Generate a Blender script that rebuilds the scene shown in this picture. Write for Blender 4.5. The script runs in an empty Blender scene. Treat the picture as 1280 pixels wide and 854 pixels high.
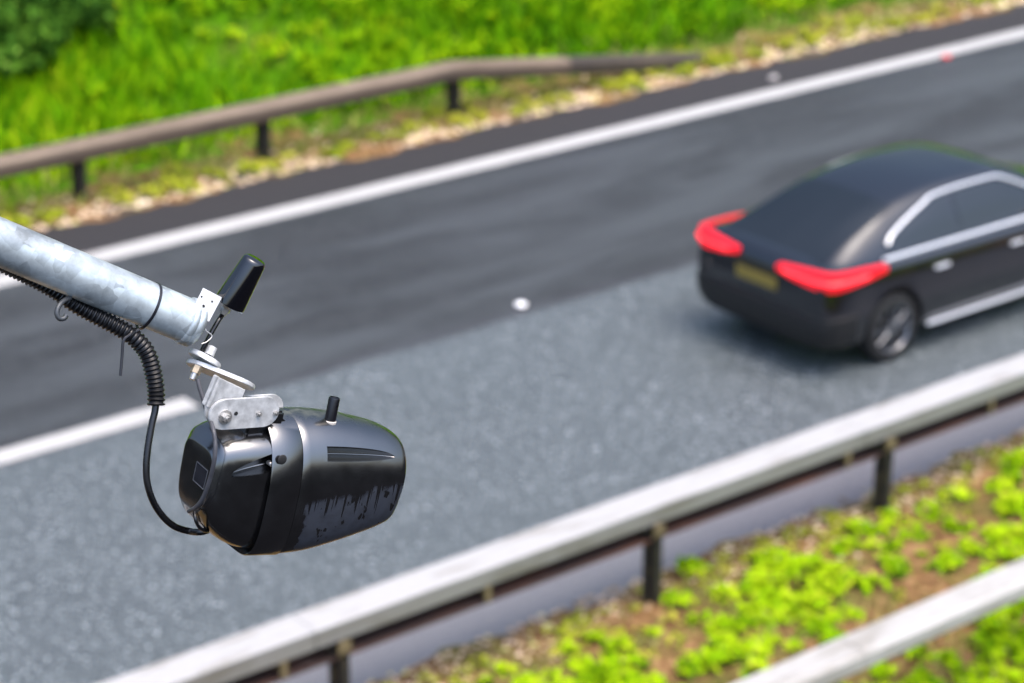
import bpy, bmesh, math, random
import numpy as np
from mathutils import Vector, Matrix
R = math.radians
PI = math.pi
random.seed(7)
rng = np.random.default_rng(7)
scene = bpy.context.scene
COL = scene.collection

# ------------------------------------------------------------------ camera
# world: +X along the road (direction of travel), +Y towards the far verge, Z up
CAM_H = 8.389
PITCH = R(22.08)
HEAD = R(-38.433)
F = 85.0 / 36.0 * 1280.0
cd = bpy.data.cameras.new('camera')
cam = bpy.data.objects.new('camera', cd)
COL.objects.link(cam)
cam.location = (0, 0, CAM_H)
cam.rotation_euler = (PI / 2 - PITCH, 0, HEAD)
cd.lens = 85; cd.sensor_width = 36; cd.sensor_fit = 'HORIZONTAL'
cd.clip_start = 0.05; cd.clip_end = 3000
cd.dof.use_dof = True
cd.dof.focus_distance = 4.0
cd.dof.aperture_fstop = 3.8
cd.dof.aperture_blades = 0
scene.camera = cam

# ------------------------------------------------------------------ sky, sun, exposure
SUN_EL, SUN_AZ = R(74), R(160)
w = bpy.data.worlds.new('World'); scene.world = w; w.use_nodes = True
nt = w.node_tree
sky = nt.nodes.new('ShaderNodeTexSky'); sky.sky_type = 'NISHITA'
sky.sun_disc = False; sky.sun_elevation = SUN_EL; sky.sun_rotation = SUN_AZ
sky.air_density = 1.0; sky.dust_density = 4.0; sky.ozone_density = 1.0
hs = nt.nodes.new('ShaderNodeHueSaturation'); hs.inputs['Saturation'].default_value = 1.0
nt.links.new(sky.outputs[0], hs.inputs['Color'])
# overcast: the zenith is about three times as bright as the horizon
tcw = nt.nodes.new('ShaderNodeTexCoord'); sxyz = nt.nodes.new('ShaderNodeSeparateXYZ'); nt.links.new(tcw.outputs['Generated'], sxyz.inputs[0])
mr = nt.nodes.new('ShaderNodeMapRange'); nt.links.new(sxyz.outputs[2], mr.inputs[0])
for i_, v_ in zip((1, 2, 3, 4), (0.0, 0.95, .85, 2.1)): mr.inputs[i_].default_value = v_
vm = nt.nodes.new('ShaderNodeVectorMath'); vm.operation = 'SCALE'
# the cloud is thinner, and so brighter, behind the viewer where the sun stands
dt = nt.nodes.new('ShaderNodeVectorMath'); dt.operation = 'DOT_PRODUCT'; nt.links.new(tcw.outputs['Generated'], dt.inputs[0]); dt.inputs[1].default_value = (-.45, -.89, 0)
mr2 = nt.nodes.new('ShaderNodeMapRange'); nt.links.new(dt.outputs['Value'], mr2.inputs[0])
for i_, v_ in zip((1, 2, 3, 4), (-.9, .9, .62, 2.5)): mr2.inputs[i_].default_value = v_
mm = nt.nodes.new('ShaderNodeMath'); mm.operation = 'MULTIPLY'; nt.links.new(mr.outputs[0], mm.inputs[0]); nt.links.new(mr2.outputs[0], mm.inputs[1])
nt.links.new(hs.outputs[0], vm.inputs[0]); nt.links.new(mm.outputs[0], vm.inputs['Scale'])
nt.links.new(vm.outputs[0], nt.nodes['Background'].inputs[0])
nt.nodes['Background'].inputs[1].default_value = 0.15
ld = bpy.data.lights.new('sun', 'SUN'); ld.energy = 1.0; ld.angle = R(40); ld.color = (1, .97, .92)
sun = bpy.data.objects.new('sun', ld); COL.objects.link(sun)
# sky sun_rotation is measured clockwise from +Y
sdir = Vector((math.sin(SUN_AZ) * math.cos(SUN_EL), math.cos(SUN_AZ) * math.cos(SUN_EL), math.sin(SUN_EL)))
sun.rotation_euler = sdir.to_track_quat('Z', 'Y').to_euler()
sun.location = (0, 0, 40)
vs = scene.view_settings
vs.view_transform = 'Standard'; vs.look = 'None'; vs.gamma = 1; vs.use_curve_mapping = False
vs.exposure = 0.12
scene.render.engine = 'CYCLES'
scene.cycles.use_denoising = True
scene.cycles.max_bounces = 8

# ------------------------------------------------------------------ helpers
RIGHT = Vector((.78333, -.62160, 0)); FWDH = Vector((.62160, .78333, 0))
CF = FWDH * math.cos(PITCH) + Vector((0, 0, -math.sin(PITCH)))
CU = FWDH * math.sin(PITCH) + Vector((0, 0, math.cos(PITCH)))
CAMP = Vector((0, 0, CAM_H))

def px(u, v, d):
    """world point seen at photo pixel (u, v) at depth d"""
    return CAMP + RIGHT * ((u - 640) / F * d) - CU * ((v - 427) / F * d) + CF * d

def mesh_obj(name, me, m=None, parent=None, smooth=False):
    o = bpy.data.objects.new(name, me); COL.objects.link(o)
    if m is not None: me.materials.append(m)
    if parent is not None: o.parent = parent
    if smooth:
        me.polygons.foreach_set('use_smooth', [True] * len(me.polygons))
    return o

def build(name, verts, faces, m=None, parent=None, smooth=False):
    me = bpy.data.meshes.new(name)
    me.from_pydata([tuple(v) for v in verts], [], faces)
    me.update()
    return mesh_obj(name, me, m, parent, smooth)

def from_bm(name, bm, m=None, parent=None, smooth=False, sharp=None):
    me = bpy.data.meshes.new(name)
    bmesh.ops.recalc_face_normals(bm, faces=bm.faces)
    bm.to_mesh(me); bm.free()
    o = mesh_obj(name, me, m, parent, smooth)
    if smooth and sharp:
        me.set_sharp_from_angle(angle=R(sharp))
    return o

def quads_np(name, V, m, parent=None, k=4):
    """V: (n, k, 3) array -> one mesh of n separate k-gons"""
    n = V.shape[0]
    me = bpy.data.meshes.new(name)
    me.vertices.add(n * k); me.vertices.foreach_set('co', V.astype(np.float32).ravel())
    me.loops.add(n * k); me.loops.foreach_set('vertex_index', np.arange(n * k, dtype=np.int32))
    me.polygons.add(n)
    me.polygons.foreach_set('loop_start', np.arange(0, n * k, k, dtype=np.int32))
    me.update(calc_edges=True); me.validate()
    return mesh_obj(name, me, m, parent)

def empty(name, loc=(0, 0, 0), rot=None):
    o = bpy.data.objects.new(name, None); COL.objects.link(o)
    if rot is not None:
        o.matrix_world = Matrix.Translation(loc) @ rot.to_4x4()
    else:
        o.location = loc
    return o

def tag(o, label=None, cat=None, group=None, kind=None):
    if label: o['label'] = label
    if cat: o['category'] = cat
    if group: o['group'] = group
    if kind: o['kind'] = kind
    return o

def add_box(bm, c, s, rz=0.0, M=None, bevel=0.0):
    r = bmesh.ops.create_cube(bm, size=1.0)
    T = Matrix.Translation(c) @ Matrix.Rotation(rz, 4, 'Z') @ Matrix.Diagonal((s[0], s[1], s[2], 1))
    if M is not None: T = M @ T
    bmesh.ops.transform(bm, matrix=T, verts=r['verts'])
    if bevel > 0:
        es = list({e for v in r['verts'] for e in v.link_edges})
        bmesh.ops.bevel(bm, geom=es, offset=bevel, segments=2, affect='EDGES')

def add_cyl(bm, p0, p1, r0, r1=None, seg=24, caps=True):
    r1 = r0 if r1 is None else r1
    p0 = Vector(p0); p1 = Vector(p1); d = p1 - p0
    q = d.to_track_quat('Z', 'Y').to_matrix().to_4x4()
    bmesh.ops.create_cone(bm, cap_ends=caps, segments=seg, radius1=r0, radius2=r1, depth=d.length,
                          matrix=Matrix.Translation((p0 + p1) / 2) @ q)

def add_lathe(bm, p0, axis, prof, seg=32):
    """prof: list of (radius, height along axis)"""
    axis = Vector(axis).normalized(); q = axis.to_track_quat('Z', 'Y').to_matrix()
    rings = []
    for r, h in prof:
        rings.append([bm.verts.new(Vector(p0) + q @ Vector((max(r, 1e-5) * math.cos(2 * PI * k / seg), max(r, 1e-5) * math.sin(2 * PI * k / seg), h))) for k in range(seg)])
    for a, b in zip(rings, rings[1:]):
        for k in range(seg):
            bm.faces.new((a[k], a[(k + 1) % seg], b[(k + 1) % seg], b[k]))
    bm.faces.new(rings[0][::-1]); bm.faces.new(rings[-1])

def spline(pts, n=12):
    P = [Vector(p) for p in pts]
    P = [P[0] * 2 - P[1]] + P + [P[-1] * 2 - P[-2]]
    out = []
    for i in range(1, len(P) - 2):
        for k in range(n):
            t = k / n; a, b, c_, d = P[i - 1], P[i], P[i + 1], P[i + 2]
            out.append(.5 * ((2 * b) + (c_ - a) * t + (2 * a - 5 * b + 4 * c_ - d) * t * t + (3 * b - a - 3 * c_ + d) * t ** 3))
    out.append(P[-2]); return out

def add_tube(bm, pts, rad, seg=12, caps=True):
    """rad: number or list per point"""
    pts = [Vector(p) for p in pts]
    up = None; rings = []
    for i, p in enumerate(pts):
        t = (pts[min(i + 1, len(pts) - 1)] - pts[max(i - 1, 0)]).normalized()
        if up is None:
            up = t.orthogonal().normalized()
        up = (up - t * up.dot(t)).normalized(); sd = t.cross(up)
        r = rad[i] if isinstance(rad, (list, tuple)) else rad
        rings.append([bm.verts.new(p + (up * math.cos(2 * PI * k / seg) + sd * math.sin(2 * PI * k / seg)) * r) for k in range(seg)])
    for a, b in zip(rings, rings[1:]):
        for k in range(seg):
            bm.faces.new((a[k], a[(k + 1) % seg], b[(k + 1) % seg], b[k]))
    if caps:
        bm.faces.new(rings[0][::-1]); bm.faces.new(rings[-1])

def tube(name, pts, rad, m, parent=None, seg=12):
    bm = bmesh.new(); add_tube(bm, pts, rad, seg)
    return from_bm(name, bm, m, parent, smooth=True, sharp=50)

def add_plate(bm, origin, ex, ey, outline, th, holes=(), bevel=0.0):
    """flat plate: outline in (ex, ey) metres, extruded th along ex x ey (both ways)"""
    o = Vector(origin); ex = Vector(ex).normalized(); ey = Vector(ey); ey = (ey - ex * ey.dot(ex)).normalized()
    nn = ex.cross(ey)
    lo = [bm.verts.new(o + ex * x + ey * y - nn * th / 2) for x, y in outline]
    hi = [bm.verts.new(o + ex * x + ey * y + nn * th / 2) for x, y in outline]
    n = len(lo)
    fs = [bm.faces.new(lo[::-1]), bm.faces.new(hi)]
    for k in range(n):
        fs.append(bm.faces.new((lo[k], lo[(k + 1) % n], hi[(k + 1) % n], hi[k])))
    if bevel > 0:
        es = [e for e in {e for f in fs[:2] for e in f.edges}]
        bmesh.ops.bevel(bm, geom=es, offset=bevel, segments=2, affect='EDGES')

def stadium(L, r, n=12):
    pts = []
    for k in range(n + 1):
        a = -PI / 2 + PI * k / n; pts.append((L / 2 + r * math.cos(a), r * math.sin(a)))
    for k in range(n + 1):
        a = PI / 2 + PI * k / n; pts.append((-L / 2 + r * math.cos(a), r * math.sin(a)))
    return pts

def outward(o):
    bm = bmesh.new(); bm.from_mesh(o.data)
    bmesh.ops.remove_doubles(bm, verts=bm.verts, dist=1e-7)
    bmesh.ops.recalc_face_normals(bm, faces=bm.faces)
    if bm.calc_volume(signed=True) < 0: bmesh.ops.reverse_faces(bm, faces=bm.faces)
    bm.to_mesh(o.data); bm.free()

def boolean_cut(o, cutter):
    outward(o); outward(cutter)
    md = o.modifiers.new('cut', 'BOOLEAN'); md.operation = 'DIFFERENCE'; md.solver = 'EXACT'; md.object = cutter
    bpy.context.view_layer.update()
    dg = bpy.context.evaluated_depsgraph_get()
    me = bpy.data.meshes.new_from_object(o.evaluated_get(dg))
    o.modifiers.clear(); old = o.data; o.data = me
    bpy.data.objects.remove(cutter, do_unlink=True)
    me.polygons.foreach_set('use_smooth', [True] * len(me.polygons))
    me.set_sharp_from_angle(angle=R(38))

# ------------------------------------------------------------------ materials
class NT:
    def __init__(s, name):
        s.m = bpy.data.materials.new(name); s.m.use_nodes = True
        s.t = s.m.node_tree; s.b = s.t.nodes['Principled BSDF']
        s._p = None
    def n(s, typ, **kw):
        x = s.t.nodes.new(typ)
        for k, v in kw.items(): setattr(x, k, v)
        return x
    def link(s, a, b): s.t.links.new(a, b)
    def pos(s):
        if s._p is None: s._p = s.n('ShaderNodeNewGeometry').outputs['Position']
        return s._p
    def obj(s): return s.n('ShaderNodeTexCoord').outputs['Object']
    def mapv(s, src, sc=(1, 1, 1), rot=(0, 0, 0)):
        mp = s.n('ShaderNodeMapping'); mp.inputs['Scale'].default_value = sc; mp.inputs['Rotation'].default_value = rot
        s.link(src, mp.inputs['Vector']); return mp.outputs[0]
    def noise(s, src, scale, detail=4, rough=.55, dist=0):
        x = s.n('ShaderNodeTexNoise'); x.inputs['Scale'].default_value = scale
        x.inputs['Detail'].default_value = detail; x.inputs['Roughness'].default_value = rough
        x.inputs['Distortion'].default_value = dist
        s.link(src, x.inputs['Vector']); return x.outputs['Fac']
    def voro(s, src, scale, out='Distance', feature='F1'):
        x = s.n('ShaderNodeTexVoronoi', feature=feature); x.inputs['Scale'].default_value = scale
        s.link(src, x.inputs['Vector']); return x.outputs[out]
    def ramp(s, src, stops, interp='LINEAR'):
        x = s.n('ShaderNodeValToRGB'); x.color_ramp.interpolation = interp
        e = x.color_ramp.elements
        while len(e) < len(stops): e.new(.5)
        for el, (p, c) in zip(e, stops):
            el.position = p; el.color = (c, c, c, 1) if not hasattr(c, '__len__') else (*c, 1)
        s.link(src, x.inputs[0]); return x.outputs[0]
    def mix(s, f, a, b, mode='MIX'):
        x = s.n('ShaderNodeMix', data_type='RGBA', blend_type=mode)
        if hasattr(f, 'links'): s.link(f, x.inputs[0])
        else: x.inputs[0].default_value = f
        for i, v in ((6, a), (7, b)):
            if hasattr(v, 'links'): s.link(v, x.inputs[i])
            else: x.inputs[i].default_value = (*v, 1)
        return x.outputs[2]
    def math(s, op, a, b=0.0, c=None, clamp=False):
        x = s.n('ShaderNodeMath', operation=op, use_clamp=clamp)
        for i, v in enumerate((a, b) if c is None else (a, b, c)):
            if hasattr(v, 'links'): s.link(v, x.inputs[i])
            else: x.inputs[i].default_value = v
        return x.outputs[0]
    def sep(s, v):
        x = s.n('ShaderNodeSeparateXYZ'); s.link(v, x.inputs[0]); return x.outputs
    def mrange(s, v, a, b, c=0.0, d=1.0, smooth=False):
        x = s.n('ShaderNodeMapRange', interpolation_type='SMOOTHSTEP' if smooth else 'LINEAR')
        s.link(v, x.inputs[0])
        for i, q in zip((1, 2, 3, 4), (a, b, c, d)): x.inputs[i].default_value = q
        return x.outputs[0]
    def bump(s, h, strength=.3, dist=.01):
        x = s.n('ShaderNodeBump'); x.inputs['Strength'].default_value = strength; x.inputs['Distance'].default_value = dist
        s.link(h, x.inputs['Height']); s.link(x.outputs[0], s.b.inputs['Normal'])
    def set(s, **kw):
        names = dict(color='Base Color', rough='Roughness', metal='Metallic', coat='Coat Weight', coat_rough='Coat Roughness',
                     spec='Specular IOR Level', emit='Emission Color', estr='Emission Strength', trans='Transmission Weight', sss='Subsurface Weight')
        for k, v in kw.items():
            i = s.b.inputs[names[k]]
            if hasattr(v, 'links'): s.link(v, i)
            elif hasattr(v, '__len__'): i.default_value = (*v, 1)
            else: i.default_value = v
        return s

def simple(name, color, rough=.5, metal=0.0, var=.15, scale=40, coat=0.0, bump=0.0, spec=.5):
    n = NT(name); p = n.obj()
    f = n.noise(p, scale, 5)
    c0 = tuple(c * (1 - var) for c in color); c1 = tuple(min(1, c * (1 + var)) for c in color)
    n.set(color=n.ramp(f, [(.3, c0), (.7, c1)]), rough=n.mrange(f, .3, .7, max(.02, rough - .08), min(1, rough + .08)), metal=metal, coat=coat, spec=spec)
    if bump: n.bump(f, bump, .002)
    return n.m

# asphalt: one sheet, near lane pale and gritty, far lane and far strip darker and smoother
def asphalt():
    n = NT('asphalt'); p = n.pos(); xyz = n.sep(p); Y = xyz[1]
    wob = n.noise(n.mapv(p, (.6, .6, .6)), 1.0, 3)
    big = n.noise(n.mapv(p, (.25, 1.1, 1)), 1.0, 4, .6)
    streak = n.noise(n.mapv(p, (.22, .95, 1)), 1.0, 5, .62, .4)
    grit = n.noise(p, 48, 3, .6)
    cell = n.voro(p, 50, 'Color')
    cellv = n.sep(cell)[0]
    chip_glint = n.ramp(cellv, [(.84, 0.0), (.90, .25), (.96, .5), (.99, 1.0)])  # pale stone chips, their wet sparkle painted into the colour
    # near lane
    near = n.ramp(grit, [(.38, (.008, .011, .013)), (.50, (.048, .060, .067)), (.62, (.125, .148, .158))])
    near = n.mix(chip_glint, near, (.40, .45, .47))
    near = n.mix(n.mrange(big, .35, .7), near, n.mix(.45, near, (.072, .086, .093)))
    # far lane
    far = n.ramp(grit, [(.32, (.009, .010, .012)), (.68, (.028, .031, .034))])
    far = n.mix(n.mrange(n.noise(n.mapv(p, (.5, 1.6, 1)), 2.2, 5, .65), .50, .68), far, (.012, .013, .015))
    band = n.ramp(n.mrange(n.math('ADD', Y, n.math('MULTIPLY', n.math('SUBTRACT', streak, .5), 1.4)), 16.7, 20.6), [(.04, .30), (.22, .0), (.40, .75), (.55, .55), (.72, .0), (.88, .35), (.98, .6)])
    far = n.mix(n.math('MULTIPLY', band, .75), far, (.010, .011, .013))
    far = n.mix(n.math('MULTIPLY', chip_glint, .25), far, (.25, .26, .27))
    far = n.mix(n.mrange(streak, .40, .62, smooth=True), far, n.mix(.8, far, (.050, .055, .060)))
    # far hard strip
    strip = n.ramp(grit, [(.3, (.007, .006, .007)), (.7, (.018, .016, .017))])
    yb = n.math('ADD', Y, n.math('MULTIPLY', n.math('SUBTRACT', wob, .5), .26))
    f1 = n.mrange(yb, 16.66, 16.72)
    f2 = n.mrange(yb, 20.62, 20.72)
    f0 = n.mrange(yb, 12.90, 12.70)
    col = n.mix(f1, near, far); col = n.mix(f2, col, strip)
    col = n.mix(f0, col, n.ramp(grit, [(.3, (.10, .10, .112)), (.7, (.175, .175, .192))]))  # near strip: wet reflection painted in as a paler base colour
    # dark seam along the joint between the two surfacings
    seam = n.math('MULTIPLY', n.mrange(yb, 16.55, 16.70, smooth=True), n.mrange(yb, 16.90, 16.74, smooth=True))
    col = n.mix(n.math('MULTIPLY', seam, .5), col, (.035, .036, .042))
    r_near = n.mrange(grit, .3, .7, .36, .66)
    r_far = n.mrange(streak, .35, .65, .55, .40)
    rr = n.mix(f1, r_near, r_far); rr = n.mix(f2, rr, (.75, .75, .75)); rr = n.mix(f0, rr, (.3, .3, .3))
    n.set(color=col, rough=rr, spec=.5)
    h = n.math('ADD', grit, n.math('MULTIPLY', n.voro(p, 50), .8))
    n.bump(h, .55, .012)
    return n.m

def verge_soil():
    n = NT('verge_soil'); p = n.pos()
    a = n.noise(p, 1.6, 5, .6); b = n.noise(p, 14, 5, .65)
    c = n.ramp(b, [(.3, (.045, .024, .010)), (.5, (.16, .085, .034)), (.7, (.34, .21, .10))])
    c = n.mix(n.mrange(a, .45, .62), c, n.mix(.6, c, (.06, .085, .015)))
    n.set(color=c, rough=.9, spec=.12); n.bump(b, .8, .03); return n.m

def turf_soil():
    n = NT('turf_soil'); p = n.pos()
    a = n.noise(p, .9, 5, .6); b = n.noise(p, 8, 5, .65)
    c = n.ramp(b, [(.3, (.012, .04, .002)), (.5, (.045, .13, .003)), (.72, (.10, .24, .005))])
    c = n.mix(n.mrange(a, .50, .68), c, n.mix(.5, c, (.10, .10, .02)))
    n.set(color=c, rough=.95, spec=.02); n.bump(b, .8, .05); return n.m

def leaf_mat(name, stops, rough=.42, big=.8, trans=.0):
    n = NT(name); p = n.pos()
    g = n.n('ShaderNodeNewGeometry').outputs['Random Per Island']
    a = n.noise(p, big, 4, .6)
    f = n.math('ADD', n.math('MULTIPLY', g, .55), n.math('MULTIPLY', n.mrange(a, .32, .68), .45))
    n.set(color=n.ramp(f, stops), rough=.9, spec=.03)
    return n.m

def paint_line():
    n = NT('road_paint'); p = n.pos()
    b = n.noise(p, 18, 5, .7); a = n.noise(p, 2.2, 3)
    c = n.ramp(b, [(.28, (.24, .235, .22)), (.5, (.37, .365, .35))])
    c = n.mix(n.mrange(a, .55, .75), c, n.mix(.5, c, (.26, .25, .24)))
    n.set(color=c, rough=.5); n.bump(b, .3, .004); return n.m

def galv(name, base=(.38, .425, .44), metal=.5, rough=.42, sc=42):
    n = NT(name); p = n.obj()
    d = n.n('ShaderNodeTexNoise'); d.inputs['Scale'].default_value = 25; n.link(p, d.inputs['Vector'])
    wv = n.n('ShaderNodeVectorMath', operation='MULTIPLY_ADD'); n.link(d.outputs['Color'], wv.inputs[0])
    wv.inputs[1].default_value = (.03, .03, .03); n.link(p, wv.inputs[2])
    cell = n.sep(n.voro(wv.outputs[0], sc, 'Color'))[0]
    nz = n.noise(p, 9, 6, .65)
    c0 = tuple(x * .50 for x in base); c1 = tuple(min(.9, x * 1.6) for x in base)
    f = n.math('ADD', n.math('MULTIPLY', cell, .38), n.math('MULTIPLY', n.mrange(nz, .36, .64), .62))
    c = n.ramp(f, [(.12, c0), (.5, base), (.9, c1)])
    n.set(color=c, metal=metal, rough=n.mrange(f, 0, 1, rough + .12, rough - .1)); n.bump(nz, .12, .002)
    return n.m

def weathered(name, c_main, c_stain, rough=.5, sc=3.0, amt=(.5, .68), metal=0.0):
    n = NT(name); p = n.pos()
    a = n.noise(n.mapv(p, (.5, 2.5, 2.5)), sc, 6, .65); b = n.noise(p, 30, 4, .6)
    c = n.mix(n.mrange(b, .3, .75), c_main, tuple(x * .85 for x in c_main))
    c = n.mix(n.mrange(a, amt[0], amt[1]), c, c_stain)
    n.set(color=c, rough=rough, metal=metal); n.bump(b, .15, .003); return n.m

M_ASPH = asphalt(); M_SOIL = verge_soil(); M_FIELD = simple('scrub_land', (.008, .009, .009), .95, scale=.4, var=.4, spec=.02); M_TURF = turf_soil(); M_LINE = paint_line()
M_GALV = galv('galvanised_steel'); M_GALV2 = simple('cast_zinc', (.50, .50, .49), .42, metal=.25, var=.25, scale=70, bump=.1)
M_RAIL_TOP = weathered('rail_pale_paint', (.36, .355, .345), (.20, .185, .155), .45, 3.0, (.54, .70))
M_RAIL_LIP = weathered('rail_lip_shaded', (.21, .205, .185), (.12, .11, .085), .6, 3.0, (.48, .70))  # darker copy of the pale rail, shade of the upright face painted in
M_FOLD = simple('fold_shade', (.14, .15, .16), .6)  # grey of the shade painted along the rail's fold
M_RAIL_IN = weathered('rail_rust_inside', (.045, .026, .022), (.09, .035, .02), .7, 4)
M_POST = weathered('post_dark_steel', (.018, .016, .013), (.06, .045, .022), .6, 6)
M_CLIP = weathered('bracket_ochre', (.15, .115, .055), (.07, .05, .03), .65, 6)
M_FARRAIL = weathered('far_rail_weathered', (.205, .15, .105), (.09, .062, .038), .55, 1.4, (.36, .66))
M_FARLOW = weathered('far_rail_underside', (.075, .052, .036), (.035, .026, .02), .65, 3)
M_RAIL2 = weathered('second_rail_grey', (.36, .35, .33), (.20, .185, .155), .6, 2.5, (.48, .68))

# ------------------------------------------------------------------ setting: ground, road, verges
def grid(name, x0, x1, nx, y0, y1, ny, zf, m, kind='structure'):
    xs = np.linspace(x0, x1, nx + 1); ys = np.linspace(y0, y1, ny + 1)
    V = [(x, y, zf(x, y)) for x in xs for y in ys]
    Fc = []
    for i in range(nx):
        for j in range(ny):
            a = i * (ny + 1) + j; Fc.append((a, a + ny + 1, a + ny + 2, a + 1))
    o = build(name, V, Fc, m, smooth=True); o['kind'] = kind; return o

build('ground', [(-900, -900, -.30), (900, -900, -.30), (900, 900, -.30), (-900, 900, -.30)], [(0, 1, 2, 3)], M_FIELD)['kind'] = 'structure'
build('road', [(-300, 11.3, 0), (500, 11.3, 0), (500, 22.0, 0), (-300, 22.0, 0)], [(0, 1, 2, 3)], M_ASPH)['kind'] = 'structure'

build('road', [(-300, -14, -.02), (500, -14, -.02), (500, 6.1, -.02), (-300, 6.1, -.02)], [(0, 1, 2, 3)], simple('shaded_asphalt', (.012, .012, .013), .95, scale=6, spec=.04))['kind'] = 'structure'  # unseen opposite carriageway, the bridge's shade put into its dark colour

def bumpy(x, y, a=.02):
    return a * (math.sin(x * 3.1 + y * 1.7) + math.sin(x * 1.3 - y * 4.3) + math.sin(x * 7.7 + 1.3) * .5)

def ragged_sheet(name, xs, edge_fn, y_other, zf, m, ny=10):
    """sheet whose one long edge wanders (edge_fn) - a verge creeping over the asphalt"""
    V, Fc = [], []
    for x in xs:
        e = edge_fn(x)
        for j in range(ny + 1):
            y = e + (y_other - e) * (j / ny); V.append((x, y, zf(x, y, j)))
    for i in range(len(xs) - 1):
        for j in range(ny):
            a = i * (ny + 1) + j; Fc.append((a, a + 1, a + ny + 2, a + ny + 1))
    o = build(name, V, Fc, m, smooth=True); o['kind'] = 'structure'; return o

def near_edge(x): return 11.90 + .05 * math.sin(x * 2.3) + .035 * math.sin(x * 7.1 + 1) + .02 * math.sin(x * 19 + 2)
def far_edge(x): return 21.60 + .06 * math.sin(x * 1.9 + .5) + .045 * math.sin(x * 5.3) + .03 * math.sin(x * 13.7 + 2)
XS = np.concatenate([np.linspace(-60, -2, 60), np.linspace(-1.9, 34, 420), np.linspace(34.5, 160, 120)])
def z_near(x, y, j): return (.004 if j == 0 else .03 + bumpy(x, y, .008))
ragged_sheet('central_verge', XS, near_edge, 6.0, z_near, M_SOIL, 14)
def bank(y): return 0.03 + max(0, y - 23.2) * .30
def z_far(x, y, j): return (.004 if j == 0 else .02 + bumpy(x, y, .015) + max(0, y - 23.2) * .30)
ragged_sheet('far_verge', XS, far_edge, 23.0, z_far, M_SOIL, 8)
grid('grass_bank', 3, 60, 100, 22.6, 60, 60, lambda x, y: .025 + bumpy(x, y, .02) + max(0, y - 23.2) * .30 - (max(0, y - 40) * .15), M_TURF)

# painted lines (sheets 4 mm above the road)
def strip_mesh(name, x0, x1, y0, y1, z=.004, rag=.006):
    n = max(2, int((x1 - x0) / .25)); V, Fc = [], []
    for i in range(n + 1):
        x = x0 + (x1 - x0) * i / n
        V += [(x, y0 + random.uniform(-rag, rag), z), (x, y1 + random.uniform(-rag, rag), z)]
    for i in range(n):
        a = 2 * i; Fc.append((a, a + 2, a + 3, a + 1))
    o = build(name, V, Fc, M_LINE); o['kind'] = 'structure'; return o
strip_mesh('edge_line', -40, 120, 20.42, 20.74)
strip_mesh('lane_marking', 7.0, 9.80, 16.70, 16.96)

# ------------------------------------------------------------------ vegetation on the verges (uncountable)
def blades(name, n, xr, yr, zfun, hr, wr, lean, m, dens=None):
    x = rng.uniform(*xr, n * 3); y = rng.uniform(*yr, n * 3)
    if dens is not None:
        k = rng.random(n * 3) < dens(x, y); x, y = x[k][:n], y[k][:n]
    else: x, y = x[:n], y[:n]
    n = len(x); z = zfun(x, y)
    h = rng.uniform(*hr, n); wd = rng.uniform(*wr, n); a = rng.uniform(0, 2 * PI, n); b = rng.uniform(0, 2 * PI, n)
    ln = rng.uniform(0.1, lean, n) * h
    dx, dy = np.cos(a) * wd / 2, np.sin(a) * wd / 2; lx, ly = np.cos(b) * ln, np.sin(b) * ln
    V = np.zeros((n, 4, 3))
    V[:, 0] = np.stack([x - dx, y - dy, z - .01], 1); V[:, 1] = np.stack([x + dx, y + dy, z - .01], 1)
    V[:, 2] = np.stack([x + dx * .5 + lx, y + dy * .5 + ly, z + h], 1); V[:, 3] = np.stack([x - dx * .5 + lx, y - dy * .5 + ly, z + h * .96], 1)
    o = quads_np(name, V, m); o['kind'] = 'stuff'; return o

def vnoise(x, y, s, seed=0):
    r = np.random.default_rng(seed); v = 0
    for k in range(5):
        a = r.uniform(0, 2 * PI); f = s * r.uniform(.6, 1.8); ph = r.uniform(0, 6)
        v = v + np.sin((x * np.cos(a) + y * np.sin(a)) * f + ph)
    return v / 5
zb = lambda x, y: .02 + np.maximum(0, y - 23.2) * .30
M_GRASS = leaf_mat('grass_blade', [(.12, (.012, .05, .001)), (.30, (.045, .155, .001)), (.52, (.11, .28, .002)), (.76, (.21, .37, .003)), (.97, (.36, .42, .012))], .45, .55)
M_GRASS2 = leaf_mat('grass_straw', [(.1, (.10, .14, .02)), (.5, (.22, .24, .05)), (.9, (.38, .30, .12))], .6, 1.2)
blades('bank_grass', 90000, (5, 34), (22.75, 38), zb, (.10, .34), (.02, .055), .9, M_GRASS,
       lambda x, y: np.clip(.75 + .8 * vnoise(x, y, 1.3, 3), .12, 1) * np.clip((y - 22.3) / .8, .15, 1))
blades('verge_straw', 5000, (6, 30), (22.0, 23.4), zb, (.05, .16), (.015, .04), 1.4, M_GRASS2)
blades('dry_grass', 7000, (7.5, 19), (6.6, 11.6), lambda x, y: np.full(len(x), .02), (.04, .12), (.008, .022), 1.6, M_GRASS2, lambda x, y: np.clip(.5 + vnoise(x, y, 1.9, 31), .05, 1))

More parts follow.
